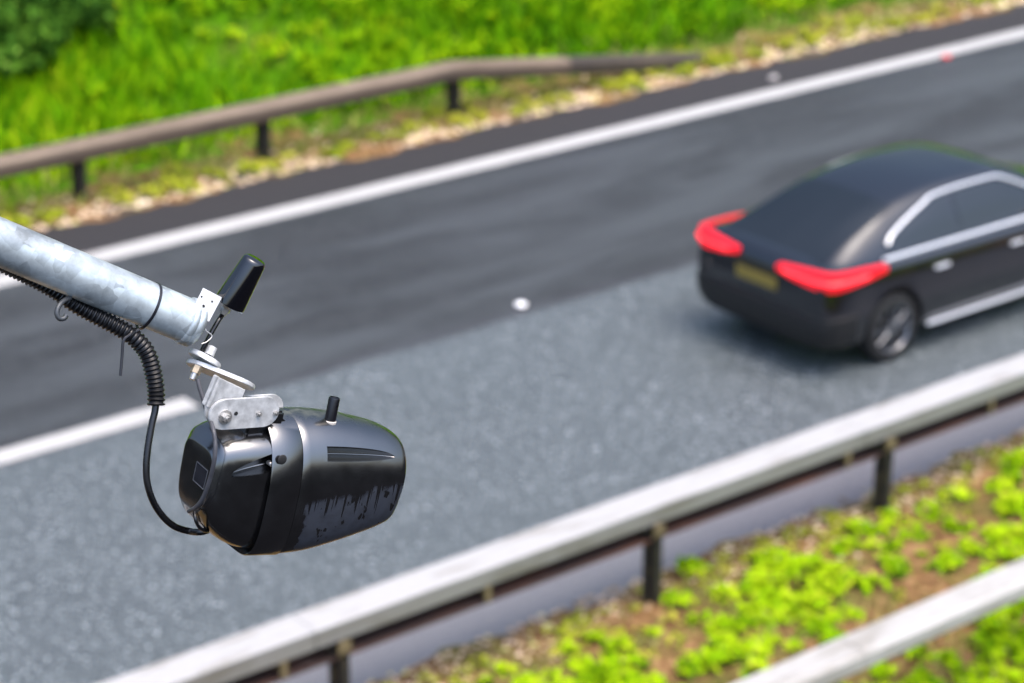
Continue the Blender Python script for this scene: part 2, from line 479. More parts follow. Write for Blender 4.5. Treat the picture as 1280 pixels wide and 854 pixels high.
def pebbles(name, n, xr, yfun, zfun, sr, m):
    x = rng.uniform(*xr, n); y = yfun(x, n); z = zfun(x, y); s = rng.uniform(*sr, n)
    base = np.array([(1, 0, 0), (0, 1, 0), (-1, 0, 0), (0, -1, 0), (0, 0, .7), (0, 0, -.4)], float)
    tri = [(0, 1, 4), (1, 2, 4), (2, 3, 4), (3, 0, 4)]
    a = rng.uniform(0, 2 * PI, n); st = rng.uniform(.6, 1.5, n)
    P = np.zeros((n, 6, 3)); bx = base[None, :, 0] * st[:, None]; by = base[None, :, 1]
    P[:, :, 0] = x[:, None] + (bx * np.cos(a)[:, None] - by * np.sin(a)[:, None]) * s[:, None]
    P[:, :, 1] = y[:, None] + (bx * np.sin(a)[:, None] + by * np.cos(a)[:, None]) * s[:, None]
    P[:, :, 2] = z[:, None] + base[None, :, 2] * s[:, None]
    me = bpy.data.meshes.new(name)
    faces = (np.array(tri)[None] + (np.arange(n) * 6)[:, None, None]).reshape(-1, 3)
    me.from_pydata(P.reshape(-1, 3).tolist(), [], faces.tolist()); me.update()
    o = mesh_obj(name, me, m); o['kind'] = 'stuff'; return o
def leaf_clumps(name, cx, cy, cz, rad, per, m, size=(.02, .05), hgt=1.0):
    V = []
    for x, y, z, r in zip(cx, cy, cz, rad):
        k = int(per * (r / .15) ** 2) + 8
        a = rng.uniform(0, 2 * PI, k); q = r * np.sqrt(rng.random(k)); h = np.sqrt(np.maximum(0, 1 - (q / r) ** 2)) * r * hgt * rng.uniform(.35, 1.0, k)
        px_, py_, pz_ = x + q * np.cos(a), y + q * np.sin(a), z + .02 + h
        s = rng.uniform(*size, k); t = rng.uniform(0, 2 * PI, k); tilt = rng.normal(0, .45, (k, 2))
        e1 = np.stack([np.cos(t), np.sin(t), tilt[:, 0]], 1) * s[:, None]
        e2 = np.stack([-np.sin(t), np.cos(t), tilt[:, 1]], 1) * s[:, None] * .65
        c = np.stack([px_, py_, pz_], 1)
        V.append(np.stack([c - e1, c - e2 * .9 + e1 * .1, c + e1, c + e2 * .9 + e1 * .1], 1))
    o = quads_np(name, np.concatenate(V), m); o['kind'] = 'stuff'; return o
nx = 3000; x = rng.uniform(6, 32, nx); y = rng.uniform(23.0, 33, nx)
kk = rng.random(nx) < np.clip(.55 + 1.2 * vnoise(x, y, 1.1, 21), .08, 1); x, y = x[kk], y[kk]
leaf_clumps('bank_weeds', x, y, zb(x, y) + .05, rng.uniform(.05, .20, len(x)), 30, leaf_mat('bank_weed_leaf', [(.05, (.02, .08, .001)), (.4, (.11, .25, .002)), (.75, (.24, .38, .003)), (.97, (.38, .43, .01))], .45, .9), (.025, .06), .9)
M_PEB = leaf_mat('gravel_litter', [(.1, (.14, .10, .06)), (.35, (.42, .31, .20)), (.6, (.66, .50, .37)), (.8, (.48, .45, .14)), (.97, (.80, .72, .64))], .7, 2.0)
pebbles('gravel', 5200, (5, 40), lambda x, n: 21.62 + np.abs(rng.normal(0, .42, n)), lambda x, y: np.full(len(x), .015), (.012, .05), M_PEB)
pebbles('verge_litter', 2600, (6, 22), lambda x, n: 11.92 - np.abs(rng.normal(0, .35, n)), lambda x, y: np.full(len(x), .025), (.008, .028), M_PEB)
M_WEED_Y = leaf_mat('verge_weed_yellow', [(.1, (.10, .16, .01)), (.5, (.26, .30, .015)), (.9, (.42, .38, .05))], .5, 1.4)

M_WEED = leaf_mat('verge_weed_leaf', [(.05, (.04, .11, .002)), (.3, (.14, .28, .002)), (.65, (.28, .42, .004)), (.97, (.45, .48, .03))], .4, 1.6)
nx = 6500; x = rng.uniform(7.5, 19, nx); y = rng.uniform(6.6, 11.75, nx)
edge = np.clip((11.60 - y) / .9, 0, 1)
keep = rng.random(nx) < np.clip(.42 + 1.0 * vnoise(x, y, 2.2, 9) + .10 * (x - 12), .10, 1) * (.03 + .97 * edge)
x, y = x[keep], y[keep]
leaf_clumps('verge_weeds', x, y, np.full(len(x), .025), rng.uniform(.03, .13, len(x)), 46, M_WEED, (.022, .055), .7)
nx = 260; x = rng.uniform(7.5, 19, nx); y = 11.78 - np.abs(rng.normal(.1, .5, nx))
leaf_clumps('verge_moss', x, y, np.full(len(x), .02), rng.uniform(.03, .09, nx), 40, M_WEED_Y, (.012, .03), .6)
nx = 190; x = rng.uniform(8, 30, nx); y = 21.75 + np.abs(rng.normal(.0, .35, nx))
leaf_clumps('gravel_weeds', x, y, np.full(len(x), .02), rng.uniform(.05, .16, nx), 44, M_WEED_Y, (.02, .05), .7)

# shrubs on the bank
M_SHRUB = leaf_mat('shrub_leaf', [(.1, (.012, .04, .006)), (.5, (.035, .10, .010)), (.85, (.09, .20, .018)), (.98, (.20, .34, .05))], .35, 1.2)
M_BARK = simple('bark', (.06, .045, .03), .8, bump=.4)
def shrub(loc, rx, ry, rz, n, label, seed, size=(.04, .09)):
    r = np.random.default_rng(seed)
    root = empty('shrub', loc); tag(root, label, 'shrub')
    bm = bmesh.new()
    tips = []
    for k in range(9):
        a = 2 * PI * k / 9 + r.uniform(-.3, .3); q = r.uniform(.3, .8)
        tip = Vector((rx * q * math.cos(a), ry * q * math.sin(a), rz * r.uniform(.9, 1.7)))
        tips.append(tip)
        add_tube(bm, spline([(0, 0, -.1), tip * .4 + Vector((0, 0, .15)), tip], 4), [.035 - .0035 * i for i in range(9)], 6)
    from_bm('stem', bm, M_BARK, root, True)
    cl = [(t.x, t.y, t.z) for t in tips] + [tuple(r.normal(0, .45, 3) * (rx, ry, rz * .6) + (0, 0, rz * .9)) for _ in range(26)]
    V = []
    for c0 in cl:
        k = n // len(cl); d = r.normal(0, 1, (k, 3)); d /= np.linalg.norm(d, axis=1)[:, None]
        c = np.array(c0) + d * (.36 * rx * r.uniform(.5, 1.0, k) ** .5)[:, None]
        c[:, 2] = np.maximum(c[:, 2], .03)
        s = r.uniform(*size, k)[:, None]; e1 = r.normal(0, 1, (k, 3)); e1 /= np.linalg.norm(e1, axis=1)[:, None]
        e2 = np.cross(e1, d + r.normal(0, .4, (k, 3))); e2 /= np.linalg.norm(e2, axis=1)[:, None] + 1e-6
        V.append(np.stack([c - e1 * s, c - e2 * s * .5, c + e1 * s, c + e2 * s * .5], 1))
    quads_np('foliage', np.concatenate(V), M_SHRUB, root)
    return root
def on_bank(y): return .02 + max(0, y - 23.2) * .30
shrub((12.55, 25.15, on_bank(25.15)), .50, .5, .55, 3800, 'dark green leafy shrub on the grass bank at upper left corner', 4)
shrub((13.55, 25.75, on_bank(25.75)), .42, .42, .36, 2200, 'lower deep green shrub on the bank right of the taller dark shrub', 11)

# ------------------------------------------------------------------ crash barriers
def extrude_x(name, prof, xs, m, parent, zoff=None, smooth=False, closed=True, yoff=None, jitter=0.0):
    """sweep a (y, z) profile along X; zoff(x) lifts it"""
    V, Fc = [], []; n = len(prof)
    for x in xs:
        dz = zoff(x) if zoff else 0; dy = yoff(x) if yoff else 0
        jz = random.uniform(-jitter, jitter)
        for y, z in prof: V.append((x, y + dy, max(.012, z + dz + jz) if zoff else z + jz))
    for i in range(len(xs) - 1):
        for j in range(n if closed else n - 1):
            a = i * n + j; b = i * n + (j + 1) % n
            Fc.append((a, b, b + n, a + n))
    if closed:
        Fc.append(tuple(range(n))[::-1]); Fc.append(tuple((len(xs) - 1) * n + j for j in range(n)))
    bm = bmesh.new(); vs_ = [bm.verts.new(v) for v in V]
    for f in Fc:
        try: bm.faces.new([vs_[k] for k in f])
        except ValueError: pass
    return from_bm(name, bm, m, parent, smooth, 35)

def c_beam(y_back, y_front, z0, z1, t=.006):
    """open box beam: open towards y_back"""
    s = 1 if y_front > y_back else -1
    o = [(y_back, z1 - .135), (y_back, z1 - .012), (y_back + s * .012, z1), (y_front - s * .045, z1), (y_front, z1 - .04), (y_front, z0 + .04), (y_front - s * .045, z0), (y_back, z0)]
    i = [(y_back, z0 + t), (y_front - s * .048, z0 + t), (y_front - s * t, z0 + .043), (y_front - s * t, z1 - .043), (y_front - s * .048, z1 - t), (y_back + s * .014, z1 - t), (y_back + s * t, z1 - .014), (y_back + s * t, z1 - .135)]
    return o, i

def section_post(bm, x, y, z0, z1, wx=.055, wy=.10, t=.008):
    """Z section post"""
    add_box(bm, (x, y, (z0 + z1) / 2), (t, wy, z1 - z0))
    add_box(bm, (x + wx / 2 + t / 2, y - wy / 2 + t / 2, (z0 + z1) / 2), (wx, t, z1 - z0))
    add_box(bm, (x - wx / 2 - t / 2, y + wy / 2 - t / 2, (z0 + z1) / 2), (wx, t, z1 - z0))

# near barrier: seen from behind
nb = empty('crash_barrier', (10.45, 11.55, 0))
tag(nb, 'long pale steel crash barrier with dark posts along the near edge of the road', 'crash barrier', 'steel crash barriers')
def rel(root, o):
    o.matrix_parent_inverse = Matrix.Translation(-root.location); return o
YB, YF, Z0, Z1 = 11.55, 11.865, .535, .80
# outer skin in pale paint (top and front), lip in a shaded copy, inner skin rusty
t = .006
joints = [-12, -7.2, -2.4, 2.55, 7.55, 12.38 + .25, 17.4, 22.2, 27, 31.8, 36.6, 41.4]
skin_out = [(YB, .668), (YB, .792), (YB + .010, .800), (YF - .035, .800), (YF, .77), (YF, .565), (YF - .035, Z0), (YB, Z0), (YB, Z0 + t), (YF - .037, Z0 + t), (YF - t, .567), (YF - t, .767), (YF - .037, .794), (YB + .011, .794), (YB + t, .789), (YB + t, .668)]
outer = skin_out[:8] + [(YB, Z0 + .003), (YF - .036, Z0 + .003), (YF - .003, .566), (YF - .003, .768), (YF - .036, .797), (YB + .0105, .797), (YB + .003, .791), (YB + .003, .668)]
top_prof = [(YB + .002, .7935), (YB + .010, .8005), (YF - .035, .8005), (YF, .77), (YF, .565), (YF - .003, .565), (YF - .003, .768), (YF - .036, .797), (YB + .011, .797), (YB + .005, .790)]
lip_prof = [(YB, .668), (YB, .783), (YB + .004, .783), (YB + .004, .668)]
in_prof = [(YF - .0035, .7675), (YF - .0035, .5655), (YF - .0365, .5385), (YB, .5385), (YB, .533), (YF - .034, .533), (YF - .0005, .563), (YF - .0005, .5645), (YF - .0065, .568), (YF - .0075, .764)]
xs_all = sorted(set([round(v, 3) for v in np.arange(-12, 46, .6)]))
def seg_xs(a, b): return [a + (b - a) * k / 16 for k in range(17)]
for a, b in zip(joints, joints[1:]):
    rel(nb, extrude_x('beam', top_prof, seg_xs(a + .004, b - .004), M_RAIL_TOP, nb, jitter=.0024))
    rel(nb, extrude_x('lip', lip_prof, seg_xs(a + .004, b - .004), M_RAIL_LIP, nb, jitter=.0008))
    rel(nb, extrude_x('fold_shade_line', [(YB + .0045, .7825), (YB + .0005, .7835), (YB + .0005, .7915), (YB + .0045, .7925)], seg_xs(a + .004, b - .004), M_FOLD, nb))  # thin dark strip standing in for the shade of the fold
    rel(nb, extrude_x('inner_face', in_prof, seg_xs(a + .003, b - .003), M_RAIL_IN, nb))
posts_x = [-9.6 + 2.43 * k for k in range(7)] + [7.73, 10.465, 12.86, 15.27, 17.7, 20.1, 22.5, 24.9, 27.3, 29.7]
for xp in posts_x:
    bm = bmesh.new(); section_post(bm, xp, 11.56, -.25, .664, .05, .09)
    p = rel(nb, from_bm('post', bm, M_POST, nb))
    bm = bmesh.new(); add_box(bm, (xp + .012, 11.505, .63), (.105, .016, .085), bevel=.004); add_box(bm, (xp + .02, 11.54, .6), (.05, .05, .12), bevel=.004)
    c_ = from_bm('bracket', bm, M_CLIP, p)
for xc in (7.30, 8.96, 12.45, 14.09, 17.1, 18.7, 4.6, 3.0):
    bm = bmesh.new(); add_box(bm, (xc, 11.556, .602), (.055, .02, .125), bevel=.004); add_box(bm, (xc, 11.63, .60), (.045, .15, .012))
    rel(nb, from_bm('bracket', bm, M_CLIP, nb))
# second barrier, bottom right: its closed road side faces the camera
sb = empty('crash_barrier', (11, 9.3, 0))
tag(sb, 'grey crash barrier rail crossing the lower right corner above bright green weeds', 'crash barrier', 'steel crash barriers')
f2 = [(9.42, .685), (9.42, .775), (9.41, .785), (9.215, .785), (9.175, .755), (9.175, .665), (9.205, .635), (9.42, .635), (9.42, .641), (9.207, .641), (9.181, .668), (9.181, .752), (9.217, .779), (9.408, .779), (9.414, .773), (9.414, .685)]
for a, b in ((-4, 3.2), (3.2, 8.0), (8.0, 10.15), (10.15, 14.9), (14.9, 22)):
    rel(sb, extrude_x('beam', f2, seg_xs(a + .003, b - .003), M_RAIL2, sb, jitter=.001))
for xp in (2.4, 4.8, 7.2, 9.6, 12.9, 15.3, 17.7):
    bm = bmesh.new(); section_post(bm, xp, 9.40, -.25, .65, .05, .08); rel(sb, from_bm('post', bm, M_POST, sb))

# far barrier, its end sloping down into the ground
fb = empty('crash_barrier', (14, 22.2, 0))
tag(fb, 'weathered brown crash barrier by the grass bank, its end ramping down to the ground', 'crash barrier', 'steel crash barriers')
def ramp_z(x): return 0 if x < 16.7 else -((x - 16.7) / 4.0) ** 1.02 * .57
yf_, yb_ = 22.03, 22.26
fr_top = [(yb_, .56), (yb_, .685), (yb_ - .012, .70), (yf_ + .035, .70), (yf_, .665), (yf_, .625), (yf_ + .006, .625), (yf_ + .006, .662), (yf_ + .037, .694), (yb_ - .014, .694), (yb_ - .006, .683), (yb_ - .006, .56)]
fr_low = [(yf_, .623), (yf_, .535), (yf_ + .035, .50), (yb_, .50), (yb_, .506), (yf_ + .037, .506), (yf_ + .006, .538), (yf_ + .006, .623)]
xs_f = list(np.linspace(-10, 16.6, 60)) + list(np.linspace(16.75, 18.4, 10))
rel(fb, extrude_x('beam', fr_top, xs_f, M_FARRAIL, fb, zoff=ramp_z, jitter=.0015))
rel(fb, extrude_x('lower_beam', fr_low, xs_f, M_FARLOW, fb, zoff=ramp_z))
xs_r = list(np.linspace(18.4, 20.7, 14))
M_RAMP = weathered('ramp_end_dark', (.040, .030, .022), (.075, .055, .035), .65, 3)
rel(fb, extrude_x('ramp_end', fr_top, xs_r, M_RAMP, fb, zoff=ramp_z, jitter=.001)); rel(fb, extrude_x('ramp_end', fr_low, xs_r, M_RAMP, fb, zoff=ramp_z))
for xp in (-2.6, -.2, 2.2, 4.5, 6.9, 9.3, 11.71, 14.056, 16.75):
    bm = bmesh.new(); section_post(bm, xp, 22.23, -.25, .60, .06, .11); rel(fb, from_bm('post', bm, M_POST, fb))

# ------------------------------------------------------------------ road studs and debris
M_STUD = simple('stud_casting', (.03, .03, .032), .5)
M_WHITE = NT('stud_white_lens').set(color=(.9, .9, .88), rough=.15).m
M_RED = NT('stud_red_lens').set(color=(.75, .02, .02), rough=.2, emit=(.9, .03, .03), estr=.0).m
def road_stud(loc, lens, label):
    root = empty('road_stud', loc); tag(root, label, 'road stud')
    bm = bmesh.new(); add_lathe(bm, (0, 0, 0), (0, 0, 1), [(.085, 0), (.083, .008), (.07, .014), (.03, .017)], 28)
    from_bm('housing', bm, M_STUD, root, True, 40)
    bm = bmesh.new(); add_lathe(bm, (0, 0, .0165), (0, 0, 1), [(.058, 0), (.054, .012), (.034, .022), (.008, .026)], 24)
    from_bm('lens', bm, lens, root, True, 60)
road_stud((13.478, 16.85, .001), M_WHITE, 'round white reflective road stud in the middle of the road')
road_stud((23.35, 20.36, .002), M_RED, 'red reflective road stud beside the white edge line')
M_STONE = simple('pale_stone', (.4, .37, .35), .8, bump=.4)
bm = bmesh.new(); bmesh.ops.create_icosphere(bm, subdivisions=2, radius=.06)
for v in bm.verts: v.co = Vector((v.co.x * 1.25, v.co.y * .8, v.co.z * .5)) * random.uniform(.85, 1.15)
st = from_bm('stone', bm, M_STONE, None, True); st.location = (20.9, 21.04, .02)
tag(st, 'small pale stone lying on the dark hard strip beyond the edge line', 'stone')
# ------------------------------------------------------------------ the passing car
M_PAINT = NT('car_paint').set(color=(.002, .003, .0055), rough=.14, coat=.8, coat_rough=.03, spec=.5).m
M_GLASS = NT('tinted_glass').set(color=(.003, .005, .006), rough=.04, spec=.9).m
M_CHROME = NT('satin_trim').set(color=(.88, .89, .91), rough=.3, metal=.6).m
M_TYRE = simple('tyre_rubber', (.008, .008, .008), .75)
M_RIM = NT('alloy_rim').set(color=(.20, .205, .22), rough=.35, metal=.9).m
M_TRIM = simple('black_plastic', (.005, .005, .006), .5)
M_LAMP = NT('tail_lamp_lit').set(color=(.40, .006, .012), rough=.15, emit=(1.0, .010, .026), estr=.80).m
M_CORE = NT('tail_lamp_core').set(color=(.8, .05, .05), rough=.2, emit=(1.0, .012, .026), estr=1.9).m
M_PLATE = simple('yellow_plate', (.20, .15, .03), .4, var=.1)

def cr(xs, ys):
    """smooth 1-D interpolant through the points (monotone cubic-ish)"""
    xs = np.array(xs, float); ys = np.array(ys, float)
    m = np.gradient(ys, xs)
    def f(x):
        x = min(max(x, xs[0]), xs[-1]); i = min(np.searchsorted(xs, x, 'right') - 1, len(xs) - 2); i = max(i, 0)
        h = xs[i + 1] - xs[i]; t = (x - xs[i]) / h
        return (2 * t**3 - 3 * t * t + 1) * ys[i] + (t**3 - 2 * t * t + t) * h * m[i] + (-2 * t**3 + 3 * t * t) * ys[i + 1] + (t**3 - t * t) * h * m[i + 1]
    return f
bx = [0.0, .06, .18, .5, 1.0, 2.0, 3.0, 3.7, 4.1, 4.32, 4.40]
b_hw = cr(bx, [.80, .85, .885, .90, .91, .91, .905, .885, .84, .76, .66])
b_zb = cr(bx, [.36, .30, .25, .21, .20, .20, .20, .21, .24, .28, .33])
b_zs = cr(bx, [.90, .96, .985, .985, .97, .955, .93, .885, .82, .74, .64])
b_zt = cr(bx, [.93, 1.0, 1.02, 1.02, 1.01, 1.0, .985, .94, .87, .78, .67])
def body_ring(x, k=1.0):
    hw, zb_, zs, zt = b_hw(x) * k, b_zb(x), b_zs(x), b_zt(x)
    H = [(0, zb_), (hw * .55, zb_), (hw * .90, zb_ + .015), (hw * .975, zb_ + .10), (hw * .992, zb_ + .24), (hw * 1.0, zb_ + .40), (hw * .985, zs - .19),
         (hw * .992, zs - .085), (hw * .975, zs - .035), (hw * .93, zs), (hw * .80, zs + (zt - zs) * .5), (hw * .45, zt), (0, zt + .005)]
    return H
car = empty('passing_car', (14.40, 14.58, 0))
tag(car, 'glossy black car with red tail lamps lit driving away in the near lane', 'car')
bm = bmesh.new()
xs = [0, .015, .04, .09, .16, .25, .38, .5, .62, .75, .9, 1.05, 1.2, 1.4, 1.7, 2.0, 2.3, 2.6, 2.9, 3.1, 3.3, 3.5, 3.7, 3.9, 4.1, 4.22, 4.32, 4.38, 4.40]
rings = []
for x in xs:
    H = body_ring(x, .985 if x == 0 else 1)
    full = [(-y, z) for y, z in H[::-1]][:-1] + H[:-1]
    full = [(y, z) for y, z in H] + [(-y, z) for y, z in H[-2:0:-1]]
    rings.append([bm.verts.new((x, y, z)) for y, z in full])
n = len(rings[0])
for a, b in zip(rings, rings[1:]):
    for k in range(n): bm.faces.new((a[k], b[k], b[(k + 1) % n], a[(k + 1) % n]))
def cap(ring, x, s):
    c = sum((v.co for v in ring), Vector()) / len(ring)
    inner = [bm.verts.new((x, c.y + (v.co.y - c.y) * s, c.z + (v.co.z - c.z) * s)) for v in ring]
    for k in range(n): bm.faces.new((ring[k], ring[(k + 1) % n], inner[(k + 1) % n], inner[k]))
    bm.faces.new(inner)
cap(rings[0], -.02, .80); cap(rings[-1], 4.42, .75)
body = from_bm('body', bm, M_PAINT, car, True, 40)
for xw in (.84, 3.48):
    for sy in (-1, 1):
        cb = bmesh.new(); add_cyl(cb, (xw, sy * .62, .325), (xw, sy * 1.1, .325), .375, seg=40)
        boolean_cut(body, from_bm('cutter', cb, None, car))
if not body.data.materials: body.data.materials.append(M_PAINT)

gx = [.10, .20, .38, .62, .95, 1.5, 2.1, 2.6, 2.95, 3.25, 3.48]
g_zr = cr(gx, [.99, 1.03, 1.115, 1.215, 1.325, 1.425, 1.45, 1.415, 1.29, 1.12, .98])
g_ht = cr(gx, [.70, .675, .645, .62, .60, .585, .58, .58, .60, .63, .66])
def cabin_pt(x, t, off=0.0):
    """t 0 at the belt on the near side, .5 roof centre, 1 far belt"""
    zr, ht = g_zr(x), g_ht(x); zb_ = .955; hb = .80
    u = abs(t - .5) * 2                      # 1 at belt, 0 on roof centre
    sgn = -1 if t < .5 else 1
    pts = [(0, zr), (ht * .6, zr - .008), (ht * .92, zr - .035 * min(1, (zr - zb_) / .3)), (ht + (hb - ht) * .12, zr - .11 * min(1, (zr - zb_) / .4)), (ht + (hb - ht) * .55, zb_ + (zr - zb_) * .45), (hb, zb_)]
    us = [0, .28, .45, .55, .78, 1.0]
    y = float(np.interp(u, us, [p[0] for p in pts])); z = float(np.interp(u, us, [p[1] for p in pts]))
    return Vector((x, sgn * y, z))
def cabin_n(x, t):
    e = 1e-3
    n_ = (cabin_pt(x + e, t) - cabin_pt(x - e, t)).cross(cabin_pt(x, min(1, t + e)) - cabin_pt(x, max(0, t - e)))
    n_.normalize()
    c = cabin_pt(x, t) - Vector((1.8, 0, 1.0))
    return n_ if n_.dot(c) > 0 else -n_
def cabin_patch(name, corner, m, nx_, nt_, off, parent, th=.0):
    """corner(i, j) -> (x, t) with i, j in 0..1"""
    V, Fc = [], []
    for i in range(nx_ + 1):
        for j in range(nt_ + 1):
            x, t = corner(i / nx_, j / nt_); V.append(cabin_pt(x, t) + cabin_n(x, t) * off)
    for i in range(nx_):
        for j in range(nt_):
            a = i * (nt_ + 1) + j; Fc.append((a, a + 1, a + nt_ + 2, a + nt_ + 1))
    bm_ = bmesh.new(); vv = [bm_.verts.new(v) for v in V]
    for f in Fc: bm_.faces.new([vv[k] for k in f])
    return from_bm(name, bm_, m, parent, True, 60)
T_ = [0, .06, .11, .17, .225, .25, .275, .31, .36, .43, .5, .57, .64, .69, .725, .75, .775, .83, .89, .94, 1]
bm = bmesh.new(); rings = []
for x in np.concatenate([np.linspace(.10, .95, 22), np.linspace(1.05, 2.5, 14), np.linspace(2.6, 3.48, 20)]):
    rings.append([bm.verts.new(cabin_pt(float(x), t)) for t in T_])
for a, b in zip(rings, rings[1:]):
    for k in range(len(T_) - 1): bm.faces.new((a[k], b[k], b[k + 1], a[k + 1]))
from_bm('roof', bm, M_PAINT, car, True, 50)
cabin_patch('rear_window', lambda i, j: (.17 + .93 * i, .27 + .46 * j), M_GLASS, 14, 16, .004, car)
cabin_patch('windscreen', lambda i, j: (2.68 + .72 * i, .255 + .49 * j), M_GLASS, 14, 16, .004, car)
def side_win(lo, hi):
    # rear end of the glass sweeps up in a curve
    def c(i, j, s):
        x = lo + (hi - lo) * i
        top = .05 + .175 * min(1.0, math.sqrt(max(0, (x - .86)) / .70)) * min(1, math.sqrt(max(0, 3.18 - x) / .75))
        t = .045 + (max(.05, top) - .045) * j
        return (x, t if s < 0 else 1 - t)
    return c
for s in (-1, 1):
    for lo, hi in ((.88, 1.72), (1.80, 2.95)):
        cc = side_win(lo, hi)
        cabin_patch('side_window', lambda i, j: cc(i, j, s), M_GLASS, 20, 6, .005, car)
    tr = []
    for x in np.linspace(.86, 3.1, 40):
        top = .05 + .19 * min(1.0, math.sqrt(max(0, (x - .84)) / .70)) * min(1, math.sqrt(max(0, 3.2 - x) / .75))
        t = top if s < 0 else 1 - top
        tr.append(cabin_pt(float(x), t) + cabin_n(float(x), t) * .012)
    o = tube('window_trim', tr, .016, M_CHROME, car, 8)
    be = [Vector((float(x), s * (.80 + .035), .985 - .006 * (x - .7))) for x in np.linspace(.72, 3.2, 24)]
    o = tube('belt_trim', be, .020, M_CHROME, car, 8)
    bm = bmesh.new(); add_box(bm, (2.15, s * .905, .265), (1.75, .03, .035), bevel=.008); from_bm('sill_trim', bm, M_CHROME, car)
    # tail lamp: a band wrapping the corner
    path = [(-.030, .26), (-.026, .44), (-.012, .62), (.012, .75), (.05, .825), (.11, .868), (.24, .899), (.44, .910), (.68, .914)]
    z1 = [.965, .985, 1.0, 1.003, 1.003, 1.0, .995, .988, .974]; z0 = [.905, .868, .845, .832, .828, .832, .848, .87, .91]
    pp = spline([(x, s * y, 0) for x, y in path], 4); zz1 = np.interp(np.linspace(0, 8, len(pp)), range(9), z1); zz0 = np.interp(np.linspace(0, 8, len(pp)), range(9), z0)
    bm = bmesh.new(); rg = []
    for i, p in enumerate(pp):
        d = (pp[min(i + 1, len(pp) - 1)] - pp[max(0, i - 1)]).normalized(); nrm = d.cross(Vector((0, 0, 1))) * s
        if nrm.dot(p - Vector((1.0, 0, 0))) < 0: nrm = -nrm
        q = p + nrm * .012; r_ = p - nrm * .05
        rg.append([bm.verts.new((q.x, q.y, zz0[i] + .006)), bm.verts.new((q.x + nrm.x * .008, q.y + nrm.y * .008, (zz0[i] + zz1[i]) / 2)), bm.verts.new((q.x, q.y, zz1[i] - .006)),
                   bm.verts.new((r_.x, r_.y, zz1[i])), bm.verts.new((r_.x, r_.y, zz0[i]))])
    core = [g[1].co.copy() for g in rg]
    for a, b in zip(rg, rg[1:]):
        for k in range(5): bm.faces.new((a[k], a[(k + 1) % 5], b[(k + 1) % 5], b[k]))
    bm.faces.new(rg[0]); bm.faces.new(rg[-1][::-1])
    tl = from_bm('tail_lamp', bm, M_LAMP, car, True, 50)
    bm = bmesh.new(); add_tube(bm, core[2:-4], .019, 10)
    from_bm('lamp_core', bm, M_CORE, tl, True, 60)
    # door handles, mirror
    for xh in (1.42, 2.45):
        bm = bmesh.new(); add_box(bm, (xh, s * .915, .80), (.19, .03, .028), bevel=.008); from_bm('door_handle', bm, M_CHROME, car)
    bm = bmesh.new(); bmesh.ops.create_uvsphere(bm, u_segments=20, v_segments=12, radius=1)
    for v in bm.verts: v.co = Vector((2.92 + v.co.x * .075, s * .99 + v.co.y * .11, 1.03 + v.co.z * .075))
    add_box(bm, (2.93, s * .89, .99), (.07, .14, .03)); from_bm('wing_mirror', bm, M_PAINT, car, True, 50)
# plate, bumper, exhausts, spoiler
bm = bmesh.new(); add_box(bm, (-.028, 0, .76), (.014, .52, .112), bevel=.004); from_bm('number_plate', bm, M_PLATE, car)
bm = bmesh.new()
bp = spline([(.35, -.915, .5), (.10, -.885, .5), (-.02, -.72, .5), (-.055, -.3, .5), (-.055, .3, .5), (-.02, .72, .5), (.10, .885, .5), (.35, .915, .5)], 6)
rg = []
for p in bp:
    c = (Vector((1.2, 0, .5)) - p); c.z = 0; c.normalize()
    rg.append([bm.verts.new(p + Vector((0, 0, dz)) + c * dd) for dz, dd in ((.085, .05), (.07, .0), (-.02, -.012), (-.13, .012), (-.22, .07), (-.22, .14), (.085, .14))])
for a, b in zip(rg, rg[1:]):
    for k in range(7): bm.faces.new((a[k], a[(k + 1) % 7], b[(k + 1) % 7], b[k]))
bm.faces.new(rg[0]); bm.faces.new(rg[-1][::-1])
from_bm('bumper', bm, M_TRIM, car, True, 45)
# wheels
def wheel(x, s):
    c = Vector((x, s * .80, .325)); ax = Vector((0, s, 0))
    bm = bmesh.new()
    prof = [(.20, -.10), (.29, -.105), (.317, -.09), (.325, -.06), (.325, .06), (.317, .09), (.29, .105), (.232, .10), (.228, .07), (.20, .06)]
    add_lathe(bm, c, ax, prof, 48)
    ty = from_bm('wheel', bm, M_TYRE, car, True, 40)
    bm = bmesh.new()
    add_lathe(bm, c, ax, [(.232, .06), (.236, .098), (.222, .100), (.212, .088), (.205, .05)], 48)
    for k in range(10):
        a = 2 * PI * k / 10; d = Vector((math.cos(a), 0, math.sin(a)))
        add_tube(bm, [c + d * .045 + ax * .075, c + d * .13 + ax * .088, c + d * .218 + ax * .080], [.018, .014, .017], 8)
    add_lathe(bm, c, ax, [(.055, .05), (.052, .085), (.03, .095), (.005, .097)], 24)
    from_bm('rim', bm, M_RIM, ty, True, 40)
for xw in (.84, 3.48):
    for s in (-1, 1): wheel(xw, s)
bm = bmesh.new(); add_box(bm, (2.2, 0, .24), (3.6, 1.3, .10)); from_bm('underbody', bm, M_TRIM, car)

